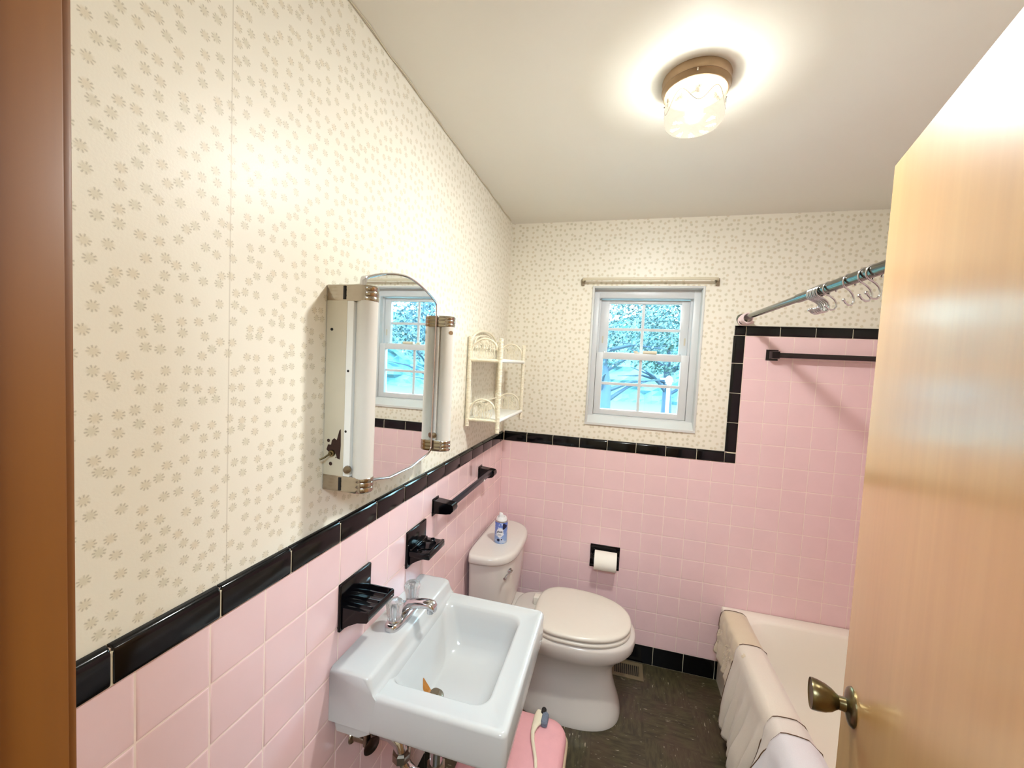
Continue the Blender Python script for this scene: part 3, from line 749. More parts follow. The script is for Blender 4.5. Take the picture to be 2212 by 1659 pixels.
for x0 in (1.355, 1.93):
    bm = B(); loft(bm, [[Vector((x0+.0275+sx_*h, y, 1.7375+sz_*h)) for sx_, sz_ in ((-1, -1), (1, -1), (1, 1), (-1, 1))] for h, y in ((.027, .002), (.0275, -.004), (.026, -.008), (.019, -.014), (.018, -.055), (.016, -.060))])
    obj('post', bm, 'black', tb, smooth=30)
bm = B(); box(bm, 1.385, 1.95, -.057, -.037, 1.7245, 1.7485, r=.003); obj('bar', bm, mat('brown_black_bar', (26, 16, 16), .25), tb, smooth=40)

# toilet paper holder and roll
tp = thing('toilet_paper_holder', 'black ceramic recessed toilet paper holder in pink back wall', 'toilet paper holder', (.632, 0, .50))
bm = B(); X0, X1, Z0, Z1 = .551, .714, .500, .632
for a in ((X0, X1, Z1-.022, Z1), (X0, X1, Z0, Z0+.020), (X0+.0005, X0+.018, Z0+.018, Z1-.020), (X1-.018, X1-.0005, Z0+.018, Z1-.020)): box(bm, a[0], a[1], -.010, .003, a[2], a[3], r=.003)
box(bm, X0+.012, X1-.012, -.0055, -.004, Z0+.01, Z1-.01)
for x in (X0+.006, X1-.016): box(bm, x, x+.010, -.048, -.006, .560, .590, r=.004)
obj('frame', bm, 'black', tp, smooth=40)
bm = B(); tube(bm, [(X0+.012, -.038, .575), (X1-.012, -.038, .575)], .009, 12); obj('roller', bm, 'black', tp)
rl = thing('toilet_paper_roll', 'white toilet paper roll on the black holder', 'toilet paper', (.638, -.046, .52))
bm = B(); cx_, cz_ = -.048, .563
prof = [(.578, .011), (.578, .049), (.580, .051), (.696, .051), (.698, .049), (.698, .011)]
rings = [[Vector((x, cx_-r*math.cos(2*PI*k/36), cz_+r*math.sin(2*PI*k/36))) for k in range(36)] for x, r in prof]; rings.append(rings[0])
loft(bm, rings, False, False); obj('roll', bm, 'paper', rl, smooth=40)

# ---------------------------------------------------------------- sink
sk = thing('wall_sink', 'white porcelain wall-hung sink with raised back deck, on pink tiled wall', 'sink', (0, -1.248, .72))
SD0, SD1 = 1.012, 1.484; ZR = .824; ZD = .867
bm = B()
XF = .456
def sring(i, z, x1=XF, r=.016): return rrect(.0045, x1-i, -SD1+i, -SD0-i, r, z)
# outer shell as heightfield rings: underside -> apron -> rim -> basin
def rr2(x0, x1, d0, d1, r, z): return rrect(x0, x1, -d1, -d0, r, z, 8)
rings = [rr2(.10, .38, SD0+.09, SD1-.09, .05, .655), rr2(.06, .42, SD0+.05, SD1-.05, .05, .700), rr2(.03, .445, SD0+.012, SD1-.012, .03, .728), rr2(.0045, XF-.003, SD0+.003, SD1-.003, .014, .730), rr2(.0045, XF-.001, SD0+.001, SD1-.001, .014, .733),
         rr2(.0045, XF, SD0, SD1, .016, .740), rr2(.0045, XF, SD0, SD1, .016, ZR-.010), rr2(.0045, XF-.002, SD0+.002, SD1-.002, .016, ZR-.004), rr2(.0045, XF-.006, SD0+.006, SD1-.006, .014, ZR-.0005), rr2(.0045, XF-.010, SD0+.010, SD1-.010, .012, ZR),
         rr2(.0045, XF-.018, SD0+.016, SD1-.016, .010, ZR), rr2(.010, XF-.022, SD0+.020, SD1-.020, .010, ZR-.003),
         rr2(.118, .396, 1.060, 1.428, .040, ZR-.0035), rr2(.121, .391, 1.065, 1.423, .040, ZR-.0055), rr2(.127, .386, 1.070, 1.418, .040, ZR-.013), rr2(.136, .380, 1.077, 1.412, .040, .790), rr2(.150, .370, 1.088, 1.402, .042, .745), rr2(.162, .358, 1.100, 1.392, .046, .712), rr2(.170, .342, 1.115, 1.378, .046, .698), rr2(.176, .32, 1.14, 1.36, .045, .691), rr2(.180, .26, 1.200, 1.330, .035, .6865), rr2(.186, .21, 1.270, 1.300, .010, .685)]
loft(bm, rings, True, True)
obj('basin', bm, 'porcelain', sk, smooth=180)
bm = B()                                              # raised faucet deck with sloped front
def deck(d, s):
    e = s
    return [Vector((x, -d, z)) for x, z in ((.0045, .7335), (.0045, ZD-e), (.008, ZD-e*.2), (.105-e, ZD-e*.2), (.113-e, ZD-.002-e*.3), (.117-e, ZD-.008), (.121, ZR+.012), (.126, ZR+.002), (.134, ZR-.006), (.118, .7335))]
loft(bm, [deck(SD0-.0004, .012), deck(SD0+.002, .006), deck(SD0+.007, .001), deck(SD0+.012, 0), deck(SD1-.012, 0), deck(SD1-.007, .001), deck(SD1-.002, .006), deck(SD1+.0004, .012)])
obj('faucet_deck', bm, 'porcelain', sk, smooth=60)
bm = B(); loft(bm, [rr2(.012, .09, SD0+.012, SD1-.012, .01, .700), rr2(.010, .115, SD0+.010, SD1-.010, .01, .716), rr2(.010, .14, SD0+.010, SD1-.010, .01, .736)])
obj('wall_bracket_lip', bm, 'porcelain', sk, smooth=60)
DCX, DCD = .198, 1.285
bm = B(); lathe(bm, [(0, .688), (.021, .688), (.023, .6865), (.024, .684), (.020, .680), (0, .680)], (DCX, -DCD, .0012), 'Z', 28); obj('drain_flange', bm, 'dullchrome', sk, smooth=40)
bm = B(); lathe(bm, [(.010, .690), (.013, .695), (.012, .6985), (0, .700)], (DCX, -DCD, 0), 'Z', 20); obj('drain_stopper', bm, 'dullchrome', sk, smooth=40)
bm = B()
def bz(x):
    P_ = [(.150, .745), (.162, .712), (.170, .698), (.176, .691), (.182, .6868), (.3, .686)]
    for (a, za), (b, zb_) in zip(P_, P_[1:]):
        if x <= b: return za+(zb_-za)*(x-a)/(b-a)+.0016
def stain(t, a): x = DCX-.026+.013*t*math.cos(a)*(1+.2*math.sin(3*a)); return Vector((x, -DCD-.001+.013*t*math.sin(a), bz(max(x, .151))))
rr_ = [[bm.verts.new(stain(t, 2*PI*k/20)) for k in range(20)] for t in (.25, .5, .75, 1)]
bm.faces.new(rr_[0])
for a, b in zip(rr_, rr_[1:]):
    for k in range(20): bm.faces.new((a[k], a[(k+1) % 20], b[(k+1) % 20], b[k]))
obj('rust_stain', bm, 'rustwater', sk)

# faucet
fa = thing('faucet', 'chrome two-handle faucet with clear ribbed knobs on the sink deck', 'faucet', (.066, -1.247, ZD-.001))
FX = .068; FD = 1.247; zb = ZD-.0008
def stad(hx, hd, z): return sup(FX, -FD, z, hx, hx, hd, 3.2, 40)
bm = B(); loft(bm, [stad(.026, .079, zb), stad(.026, .079, zb+.012), stad(.0235, .077, zb+.017), stad(.018, .072, zb+.020)])
obj('base', bm, 'chrome', fa, smooth=40)
for dd in (-.0508, .0508):
    bm = B(); lathe(bm, [(0, zb+.016), (.017, zb+.016), (.016, zb+.024), (.0125, zb+.028), (0, zb+.028)], (FX, -FD+dd, 0), 'Z', 24); obj('handle_collar', bm, 'chrome', fa, smooth=40)
    bm = B(); lathe(bm, [(.014, zb+.024), (.0175, zb+.025), (.0195, zb+.040), (.0225, zb+.058), (.0237, zb+.066), (.0228, zb+.073), (.019, zb+.077), (.010, zb+.0785), (0, zb+.078)], (FX, -FD+dd, 0), 'Z', 72, rib=.035, ribn=18)
    kb = obj('handle', bm, 'acrylic', fa, smooth=40)
    bm = B(); lathe(bm, [(0, zb+.028), (.006, zb+.028), (.006, zb+.062), (.010, zb+.070), (0, zb+.0715)], (FX, -FD+dd, 0), 'Z', 16); obj('handle_core', bm, 'chrome', kb, smooth=40)
bm = B()
sp = [(.060, .016, .018, .020), (.072, .030, .020, .020), (.088, .040, .0185, .017), (.110, .048, .0165, .0135), (.132, .053, .0160, .0115), (.150, .054, .0165, .0115), (.163, .051, .0165, .0115), (.170, .045, .014, .010), (.172, .041, .008, .006)]
loft(bm, [[Vector((x + .4*hz*math.sin(a)*(.9 if i < 2 else .15), -FD+hw*(math.copysign(abs(math.cos(a))**.8, math.cos(a))), zb+z+hz*(math.copysign(abs(math.sin(a))**.85, math.sin(a))))) for a in [2*PI*k/24 for k in range(24)]] for i, (x, z, hw, hz) in enumerate(sp)])
lathe(bm, [(0, zb+.010), (.019, zb+.010), (.018, zb+.030), (.014, zb+.040), (0, zb+.042)], (.066, -FD, 0), 'Z', 28)
lathe(bm, [(0, zb+.028), (.0095, zb+.028), (.010, zb+.044), (0, zb+.046)], (.155, -FD, 0), 'Z', 20)
obj('spout', bm, 'chrome', fa, smooth=50)
bm = B(); tube(bm, [(.044, -FD, zb+.012), (.043, -FD, zb+.045)], .002, 8); lathe(bm, [(0, zb+.044), (.004, zb+.045), (.0062, zb+.049), (.0055, zb+.053), (0, zb+.055)], (.043, -FD, 0), 'Z', 16); obj('lift_rod', bm, 'chrome', fa, smooth=50)

# pipes under the sink
dp = thing('sink_drain', 'chrome P-trap drain pipe under the sink', 'pipe', (.2, -1.262, .4))
bm = B()
arc = [(.205, -1.275, .676), (.205, -1.275, .470)] + [(.205-.055+.055*math.cos(a), -1.275, .470-.055*math.sin(a)) for a in [PI*k/8 for k in range(1, 8)]] + [(.095, -1.275, .470), (.085, -1.275, .505), (.055, -1.275, .520), (.004, -1.275, .520)]
tube(bm, arc, .019, 16); obj('trap', bm, 'chrome', dp, smooth=60)
for c_, ax in (((.205, -1.275, .600), 'Z'), ((.095, -1.275, .470), 'Z'), ((.205, -1.275, .465), 'Z')):
    bm = B(); lathe(bm, [(.019, -.012), (.027, -.012), (.027, .010), (.021, .014)], c_, ax, 8); obj('slip_nut', bm, 'dullchrome', dp)
bm = B(); lathe(bm, [(.019, 0), (.036, 0), (.034, .006), (.02, .010)], (.004, -1.275, .520), 'X', 24); obj('wall_flange', bm, 'chrome', dp, smooth=40)
for dd, lb in ((1.385, 'dark shutoff valve with oval handle under the near end of the sink'), (1.13, 'dark shutoff valve with oval handle under the far end of the sink')):
    v = thing('shutoff_valve', lb, 'valve', (0, -dd, .56), 'shutoff valves under the sink')
    bm = B(); tube(bm, [(.003, -dd, .600), (.055, -dd, .600)], .009, 12); tube(bm, [(.05, -dd, .590), (.05, -dd, .625)], .011, 12); obj('valve_body', bm, 'dullchrome', v, smooth=60)
    bm = B(); lathe(bm, [(0, 0), (.022, .001), (.024, .005), (.020, .009), (0, .010)], (.064, -dd-.004, .598), (1, -.4, -.1), 20); obj('valve_handle', bm, mat('dark_bronze', (60, 44, 38), .35, .8), v, smooth=50)
    bm = B(); tube(bm, [(.05, -dd, .62), (.05, -dd, .65), (.066, -FD-(.05 if dd > 1.2 else -.05), .70), (.066, -FD-(.05 if dd > 1.2 else -.05), .735)], .005, 10); obj('supply_tube', bm, 'dullchrome', v, smooth=60)
    bm = B(); lathe(bm, [(.009, 0), (.018, 0), (.016, .005), (.01, .007)], (.003, -dd, .600), 'X', 20); obj('escutcheon', bm, 'dullchrome', v, smooth=40)

# ---------------------------------------------------------------- toilet
TD = .365
to = thing('toilet', 'cream porcelain toilet with closed lid, tank against the left wall beyond the sink', 'toilet', (.4, -TD, 0))
def tring(z, xb, xf, hd, n=2.3, xc=None, n1=None): 
    xc = xc if xc is not None else xf-(xf-xb)*.45
    return sup(xc, -TD, z, xc-xb, xf-xc, hd, n, 56, n1 or n)
bm = B()
loft(bm, [tring(0, .22, .748, .168, 2.5, .50), tring(.012, .22, .749, .168, 2.5, .50), tring(.04, .225, .742, .158, 2.5, .50), tring(.10, .23, .722, .136, 2.4, .50), tring(.17, .24, .702, .120, 2.3, .50), tring(.225, .24, .702, .120, 2.2, .50),
          tring(.265, .235, .728, .140, 2.2, .50), tring(.295, .23, .755, .160, 2.2, .50), tring(.318, .22, .778, .183, 2.25, .50), tring(.338, .215, .792, .194, 2.25, .50), tring(.365, .21, .797, .198, 2.3, .50, 3.5), tring(.385, .20, .797, .198, 2.3, .50, 4), tring(.395, .20, .793, .195, 2.3, .50, 4), tring(.399, .21, .780, .183, 2.3, .50, 4)])
obj('bowl', bm, 'toiletporc', to, smooth=70)
bm = B(); loft(bm, [rrect(.03, .30, -TD-.11, -TD+.11, .03, .30), rrect(.025, .31, -TD-.13, -TD+.13, .03, .36), rrect(.022, .32, -TD-.145, -TD+.145, .03, .385), rrect(.024, .318, -TD-.142, -TD+.142, .03, .396)])
obj('tank_ledge', bm, 'toiletporc', to, smooth=60)
def seatring(z, g): 
    xc = .50; return sup(xc, -TD, z, xc-(.318+g), (.775-g)-xc, .197-g, 2.25, 64, 3.0)
bm = B(); loft(bm, [seatring(.401, .008), seatring(.404, .001), seatring(.412, 0), seatring(.419, .003), seatring(.421, .009)]); obj('seat', bm, 'seatplastic', to, smooth=70)
bm = B(); loft(bm, [seatring(.4245, .010), seatring(.427, .001), seatring(.437, 0), seatring(.443, .003), seatring(.4465, .012), seatring(.448, .03), seatring(.4495, .10), seatring(.450, .17)]); obj('lid', bm, 'seatplastic', to, smooth=70)
for dd in (-.075, .075):
    bm = B(); box(bm, .292, .326, -TD+dd-.022, -TD+dd+.022, .397, .438, r=.005, seg=3); obj('hinge', bm, 'seatplastic', to, smooth=50)
def tankr(z, xf, h0, nn=3.0, xb=.018): 
    out = []; seg = 48
    for k in range(seg):
        a = 2*PI*k/seg; ca, sa = math.cos(a), math.sin(a)
        if ca >= 0: x = xb+.055+(xf-xb-.055)*abs(ca)**(2/2.5); y = math.copysign(abs(sa)**(2/3.4), sa)*h0
        else: x = xb+.055-.055*abs(ca)**(2/7); y = math.copysign(abs(sa)**(2/7), sa)*h0
        out.append(Vector((x, -(TD-.012)+y, z)))
    return out
bm = B(); loft(bm, [tankr(.396, .185, .165), tankr(.40, .190, .172), tankr(.44, .200, .195), tankr(.52, .210, .212), tankr(.62, .216, .222), tankr(.706, .220, .228)])
obj('tank', bm, 'toiletporc', to, smooth=70)
bm = B(); loft(bm, [tankr(.703, .222, .232), tankr(.705, .231, .239), tankr(.712, .234, .242), tankr(.728, .234, .242), tankr(.737, .231, .239), tankr(.7415, .224, .232), tankr(.743, .212, .221), tankr(.7435, .15, .15)])
obj('tank_lid', bm, 'toiletporc', to, smooth=70)
bm = B(); c_ = Vector((.207, -(TD+.135), .655)); ax = Vector((.9, -.45, 0)).normalized()
lathe(bm, [(0, -.004), (.013, -.004), (.013, .002), (.009, .008), (.008, .014), (0, .015)], c_, ax, 20)
tube(bm, [c_+ax*.012, c_+ax*.014+Vector((-.018, -.03, -.004)), c_+ax*.014+Vector((-.022, -.055, -.010))], .005, 10, radii=[.0055, .0045, .0065]); obj('flush_lever', bm, 'chrome', to, smooth=50)

# air freshener can on the tank lid
ac = thing('air_freshener_can', 'blue air freshener spray can standing on the toilet tank lid', 'spray can', (.128, -.405, .7435))
cx0, cy0, cz0_ = .128, -.405, .7435; cr0 = .0315
bm = B(); lathe(bm, [(0, .001), (cr0-.002, 0), (cr0, .003), (cr0, .104), (cr0-.001, .106)], (cx0, cy0, cz0_), 'Z', 40); obj('can_body', bm, 'canlabel', ac, smooth=50)
bm = B(); lathe(bm, [(cr0-.001, .105), (cr0+.0005, .1065), (cr0+.0005, .109), (cr0-.003, .111), (cr0-.006, .112)], (cx0, cy0, cz0_), 'Z', 40); obj('rim', bm, 'cansilver', ac, smooth=50)
bm = B(); lathe(bm, [(cr0-.004, .110), (cr0-.006, .122), (cr0-.010, .128), (cr0-.013, .128), (.014, .122), (0, .122)], (cx0, cy0, cz0_), 'Z', 40); obj('shoulder_cap', bm, 'canwhite', ac, smooth=50)
bm = B(); loft(bm, [rrect(cx0-.012, cx0+.010, cy0-.009, cy0+.009, .004, cz0_+.120), rrect(cx0-.011, cx0+.008, cy0-.009, cy0+.009, .004, cz0_+.134), rrect(cx0-.012, cx0+.001, cy0-.008, cy0+.008, .003, cz0_+.143), rrect(cx0-.012, cx0-.004, cy0-.007, cy0+.007, .003, cz0_+.1445)]); obj('nozzle', bm, 'canwhite', ac, smooth=50)
view = math.atan2(-2.2914-cy0, .6399-cx0)             # label faces the room / doorway
def onc(a, z, h=.0004): return Vector((cx0+(cr0+h)*math.cos(view+a/cr0), cy0+(cr0+h)*math.sin(view+a/cr0), cz0_+z))
bm = B()
def patch(bm, fn, h, mi=0, n=24):
    c0 = fn(None); rs = []
    for t in (.2, .4, .6, .8, 1):
        rs.append([bm.verts.new(onc(c0[0]+(fn(2*PI*k/n)[0]-c0[0])*t, c0[1]+(fn(2*PI*k/n)[1]-c0[1])*t, h)) for k in range(n)])
    bm.faces.new(rs[0])
    for a, b in zip(rs, rs[1:]):
        for k in range(n): bm.faces.new((a[k], a[(k+1) % n], b[(k+1) % n], b[k]))
patch(bm, lambda a: (-.006, .056) if a is None else (-.006+.018*math.cos(a), .056+.023*math.sin(a)), .0004); obj('label_disc', bm, 'disc', ac, smooth=60)
bm = B()
patch(bm, lambda a: (.017, .088) if a is None else (.017+.012*math.cos(a)*(1+.25*math.cos(3*a)), .088+.014*math.sin(a)*(1+.25*math.cos(3*a))), .0006)
obj('label_flower', bm, 'navy', ac); bm = B()
patch(bm, lambda a: (-.012, .021) if a is None else (-.012+.007*math.cos(a), .021+.008*math.sin(a)*(1 if math.sin(a) < 0 else .7)), .0006)
obj('label_shield', bm, 'navy', ac); bm = B()
patch(bm, lambda a: (.004, .023) if a is None else (.004+.004*math.cos(a), .023+.003*math.sin(a)), .0006)
obj('label_seal', bm, 'navy', ac)
fc = bpy.data.curves.new('txt', 'FONT'); fc.body = 'glade'; fc.size = .013; fc.shear = .25; fc.align_x = 'CENTER'; fc.offset = .0002
fo = bpy.data.objects.new('txt', fc); C.objects.link(fo); bpy.context.view_layer.update()
tm = bpy.data.meshes.new_from_object(fo.evaluated_get(bpy.context.evaluated_depsgraph_get())); bpy.data.objects.remove(fo)
bm = B(); bm.from_mesh(tm)
for v_ in bm.verts: v_.co = onc(v_.co.x-.007, v_.co.y+.058, .0009)
for j, w_ in ((0, .007), (1, .010)):
    for k in range(3):
        a0 = -.007-w_+k*w_*.7; q = [onc(a0, .049-.0045*j, .0009), onc(a0+w_*.5, .049-.0045*j, .0009), onc(a0+w_*.5, .0475-.0045*j, .0009), onc(a0, .0475-.0045*j, .0009)]
        bm.faces.new([bm.verts.new(p) for p in q])
obj('label_lettering', bm, 'navy', ac)

# ---------------------------------------------------------------- bathtub
tu = thing('bathtub', 'cream enamel bathtub in the pink tiled alcove, right side', 'bathtub', (1.63, -.78, 0))
tx0, tx1, ty0, ty1 = 1.248, XR-.006, -YW+.006, -.0085; TZ = .412
def tr(i, z, r, i2=None): return rrect(tx0+i, tx1-(i2 if i2 is not None else i*.6), ty0+i*.9, ty1-i*.9, r, z, 8)
bm = B(); loft(bm, [tr(0, 0, .004, 0), tr(0, .34, .004, 0), tr(-.004, .36, .004, 0), tr(-.004, TZ-.012, .006, 0), tr(.000, TZ-.003, .008, 0), tr(.008, TZ, .010, .004), tr(.072, TZ-.001, .09, .03), tr(.080, TZ-.005, .10, .04), tr(.086, TZ-.015, .11, .045), tr(.098, .30, .13, .055), tr(.115, .15, .14, .075), tr(.15, .085, .13, .11), tr(.21, .07, .11, .17)])
obj('shell', bm, 'tub', tu, smooth=60)
# towels over the tub rim
def draped(name, label, d0, d1, lift, zo, zi, m, flare=.0, seed=1, skew=0, hemface=True, crumple=0.0, xin=0, sink_=0):
    nS, nD = 46, max(12, int((d1-d0)/.010)); rr = random.Random(seed)
    off = lift
    # profile across the rim: (x, z) from the outside bottom, over, to the inside bottom
    pr_ = [(tx0-.016-off-flare, zo), (tx0-.013-off-flare*.45, (zo+TZ)/2), (tx0-.011-off, TZ-.05), (tx0-.010-off, TZ-.015), (tx0-.003, TZ+.004+off), (tx0+.012, TZ+.008+off), (tx0+.045, TZ+.009+off), (tx0+.074, TZ+.007+off), (tx0+.090+off, TZ-.004), (tx0+.100+off, TZ-.03), (tx0+.122+off+xin, zi)]
    L = [0]
    for a, b in zip(pr_, pr_[1:]): L.append(L[-1]+math.hypot(b[0]-a[0], b[1]-a[1]))
    def at(s):
        for i in range(len(L)-1):
            if s <= L[i+1] or i == len(L)-2:
                t = (s-L[i])/(L[i+1]-L[i]); return pr_[i][0]*(1-t)+pr_[i+1][0]*t, pr_[i][1]*(1-t)+pr_[i+1][1]*t, i
    bm = B(); G = []
    for j in range(nD+1):
        v = j/nD; col = []
        for i in range(nS+1):
            s = L[-1]*i/nS; x, z, seg = at(s)
            hang = max(0, min(1, (TZ-.02-z)/.25)) if x < tx0+.03 else 0
            d = d0 + (d1-d0)*v + skew*(s/L[-1]-.5)*(1-v*.3)
            n1 = noise.noise(Vector((d*9+seed*3, s*2.2, seed))); n2 = noise.noise(Vector((d*24+seed, s*7, seed*2)))
            fold = (.022+flare*.35)*hang*(n1*1.2+.7*math.sin(d*38+seed+7.0*(TZ-z))+.3*math.sin(d*90+seed*2+9*(TZ-z))) + .003*n2
            if crumple: fold += crumple*(noise.noise(Vector((d*22, s*26, seed)))+.3)
            if x < tx0+.03: x -= abs(fold)*1.0+ (0 if hang < .02 else .002)
            z += (abs(n2)*.003 + crumple*abs(n1)*1.5) if hang == 0 else 0
            col.append(bm.verts.new((x, -d, max(z, .012))))
        G.append(col)
    for a, b in zip(G, G[1:]):
        for k in range(nS): bm.faces.new((a[k], a[k+1], b[k+1], b[k]))
    o = obj(name, bm, m, smooth=180, base=(tx0+.04, -(d0+d1)/2, TZ))
    sol = o.modifiers.new('s', 'SOLIDIFY'); sol.thickness = .005; sol.offset = 1
    tag(o, label, 'towel', 'towels draped over the tub rim')
    b2 = B(); e = G_edge = []
    for i in range(2, nS-1):
        s = L[-1]*i/nS; vtx = o.data.vertices[i].co + o.location
        e.append(vtx + o.data.vertices[i].normal*0 + Vector((-.005 if i < nS*.45 else (.0045 if i > nS*.72 else 0), .001, .0058 if nS*.40 < i < nS*.76 else 0)))
    tube(b2, e, .0016, 6)  # dark line along the hem paints in the gap shade
    h = obj('hem_edge', b2, 'hem', o)
    h['label'] = 'brown hem edge with painted gap shade'
    return o
tA = draped('towel', 'crumpled cream towel on the tub rim nearest the back wall, frayed outer edge', .078, .42, .002, .20, .27, 'towelA', .0, 1, skew=.03, crumple=.006)
draped('towel', 'smooth ivory towel on the tub rim, second from the back wall', .345, .80, .007, .06, .24, 'towelB', .025, 2, skew=-.02)
draped('towel', 'off-white towel with hanging folds, second nearest the doorway', .735, .90, .012, .05, .25, 'towelC', .05, 3, skew=-.03)
draped('towel', 'white towel on the tub rim nearest the doorway', .80, 1.34, .018, .04, .22, 'towelD', .06, 5, skew=.07)
bm = B(); rr = random.Random(3)
for k in range(150):
    d = .07+.30*rr.random(); z = .20+.16*rr.random()
    p = Vector((tx0-.016-rr.random()*.006, -d, z)); q = p+Vector((-.006-.010*rr.random(), rr.uniform(-.006, .006), rr.uniform(-.016, .004)))
    tube(bm, [p, (p+q)/2+Vector((0, .002, .002)), q], .0009, 4)
fr = obj('fringe', bm, 'towelA', tA); fr['kind'] = 'stuff'

# ---------------------------------------------------------------- shower rod, rings and hooks
RX, RZ0, RZ1 = 1.235, 1.916, 1.902
sr = thing('shower_rod', 'chrome shower curtain rod across the tub alcove', 'shower rod', (RX, -.77, RZ0))
bm = B(); tube(bm, [(RX, -.001, RZ0), (RX, -.76, (RZ0+RZ1)/2)], .0125, 20); tube(bm, [(RX, -.665, RZ0-.006), (RX, -YW, RZ1)], .0155, 20); obj('rod', bm, 'rodmetal', sr, smooth=50)
for y, z, s in ((.003, RZ0, -1), (-YW-.002, RZ1, 1)):
    bm = B(); lathe(bm, [(0, 0), (.026, 0), (.026, .006), (.018, .016), (.0, .018)], (RX, y, z), (0, s, 0), 24); obj('end_flange', bm, 'rodmetal', sr, smooth=40)
rodz = lambda d: RZ0 + (RZ1-RZ0)*d/YW
def copy_tree(o, parent=None):
    c = o.copy(); C.objects.link(c); c.parent = parent
    for ch in [x for x in bpy.data.objects if x.parent == o and x != c]: copy_tree(ch, c)
    return c
def make_hook():
    t = thing('shower_curtain_hook', 'chrome curtain hook in the cluster midway along the shower rod', 'curtain hook', (RX, -.8, rodz(.8)), 'chrome shower curtain hooks')
    o = Vector((RX, -.8, rodz(.8))); bm = B(); R = .0195
    pts = [Vector((-R*math.cos(a)*-1*0, 0, 0)) for a in ()]
    # loop around the rod, then a tail that swings back in an open hook
    for k in range(22): 
        a = math.radians(-32+k*14); pts.append(Vector((R*math.cos(a), .006*(k/21-.5), R*math.sin(a)-.004)))
    last = pts[-1]
    for p in ((.009, .003, -.0265), (.020, .003, -.036), (.028, .003, -.048), (.028, .003, -.060), (.020, .003, -.070), (.008, .003, -.071), (-.003, .003, -.064), (-.009, .003, -.055)): pts.append(Vector(p))
    # smooth
    for _ in range(2): pts = [pts[0]] + [(pts[i-1]+pts[i]*2+pts[i+1])/4 for i in range(1, len(pts)-1)] + [pts[-1]]
    tube(bm, [o+p for p in pts], .0026, 8); obj('wire', bm, 'chrome', t, smooth=60)
    bm = B(); bmesh.ops.create_uvsphere(bm, u_segments=12, v_segments=8, radius=.0042); bmesh.ops.translate(bm, verts=bm.verts[:], vec=o+pts[-1]); obj('ball_tip', bm, 'chrome', t, smooth=180)
    return t
hk = make_hook()
def d_of_u(u):
    tb_ = [(0, 1602), (.6, 1708), (.7, 1735), (.8, 1765), (.9, 1800), (1.0, 1841.5), (1.1, 1891), (1.2, 1951)]
    for (a, ua), (b, ub) in zip(tb_, tb_[1:]):
        if u <= ub: return a+(b-a)*(u-ua)/(ub-ua)
singles = {1793: 'chrome curtain hook just on the door side of the clustered hooks', 1836: 'chrome curtain hook hanging alone, middle of the spaced hooks', 1872: 'chrome curtain hook second from the door edge on the shower rod', 1890: 'chrome curtain hook at the door edge on the shower rod'}
for i, u_ in enumerate((1758, 1761, 1764, 1767, 1771.5, 1775, 1779, 1793, 1836, 1872, 1890)):
    h = hk if i == 0 else copy_tree(hk); d = d_of_u(u_); h.location = (RX, -d, rodz(d)); h.rotation_euler = (0, math.radians(random.uniform(-4, 4)), math.radians(random.uniform(4, 14) if i < 7 else random.uniform(12, 26)))
    if u_ in singles: h['label'] = singles[u_]
rg = thing('shower_curtain_ring', 'pale pink plastic curtain ring bunched at the wall end of the shower rod', 'curtain ring', (RX, -.03, rodz(.03)-.006), 'pink plastic curtain rings')
bm = B(); tube(bm, [(RX+.0235*math.cos(a), -.03, rodz(.03)-.006+.0235*math.sin(a)) for a in [2*PI*k/28 for k in range(28)]], .0034, 10, closed=True); obj('ring', bm, 'pinkplastic', rg, smooth=180)
bm = B(); box(bm, RX+.016, RX+.030, -.0335, -.0265, rodz(.03)-.030, rodz(.03)-.020, r=.002); obj('clasp', bm, 'pinkplastic', rg)
for k in range(6):
    r_ = rg if k == 0 else copy_tree(rg); d = .028+.0115*k+(.012 if k > 0 else 0); r_.location = (RX, -d, rodz(d)-.006 if k else rodz(d)-.010); r_.rotation_euler = (math.radians(random.uniform(-8, 8)), 0, math.radians(random.uniform(-6, 6)+(18 if k == 5 else 0)))

# ---------------------------------------------------------------- floor items
fv = thing('floor_vent', 'tan metal floor register by the black base tile behind the toilet', 'floor vent', (.785, -.078, 0))
bm = B()
vx0, vx1, vy0, vy1 = .70, .872, -.146, -.018
for a in ((vx0, vx1, vy0, vy0+.024), (vx0, vx1, vy1-.024, vy1), (vx0+.0005, vx0+.022, vy0+.022, vy1-.022), (vx1-.022, vx1-.0005, vy0+.022, vy1-.022)): box(bm, a[0], a[1], a[2], a[3], 0, .005, r=.001)
obj('vent_frame', bm, 'vent', fv); obj('duct_opening', bx(vx0+.02, vx1-.02, vy0+.022, vy1-.022, .0002, .001), 'dark', fv)
bm = B()
for k in range(12):
    x = vx0+.028+k*.0105; box(bm, x, x+.0035, vy0+.022, vy1-.022, .001, .0042)
tag(obj('louver_slats', bm, 'vent', fv))
hp = thing('hamper', 'small hamper with padded pink top between sink and toilet', 'hamper', (.38, -1.05, 0))
hx_, hd0, hd1 = .548, .846, 1.24
def hr(i, z, r=.06): return rrect(.20+i, hx_-i, -hd1+i, -hd0-i, r, z, 8)
bm = B(); loft(bm, [hr(.010, 0), hr(.008, .02), hr(-.002, .270), hr(-.002, .278), hr(.004, .284)]); obj('body', bm, 'beige', hp, smooth=50)
bm = B(); loft(bm, [hr(.012, .280), hr(.006, .283), hr(.004, .293), hr(.006, .306), hr(.011, .318), hr(.022, .327), hr(.05, .333, .05), hr(.10, .336, .04)]); obj('padded_lid', bm, 'pinkpad', hp, smooth=70)
br = thing('scrub_brush', 'cream curved-handle brush with blue grey bristles lying on the pink hamper top', 'brush', (.46, -.95, .336))
bm = B(); zt = .3395
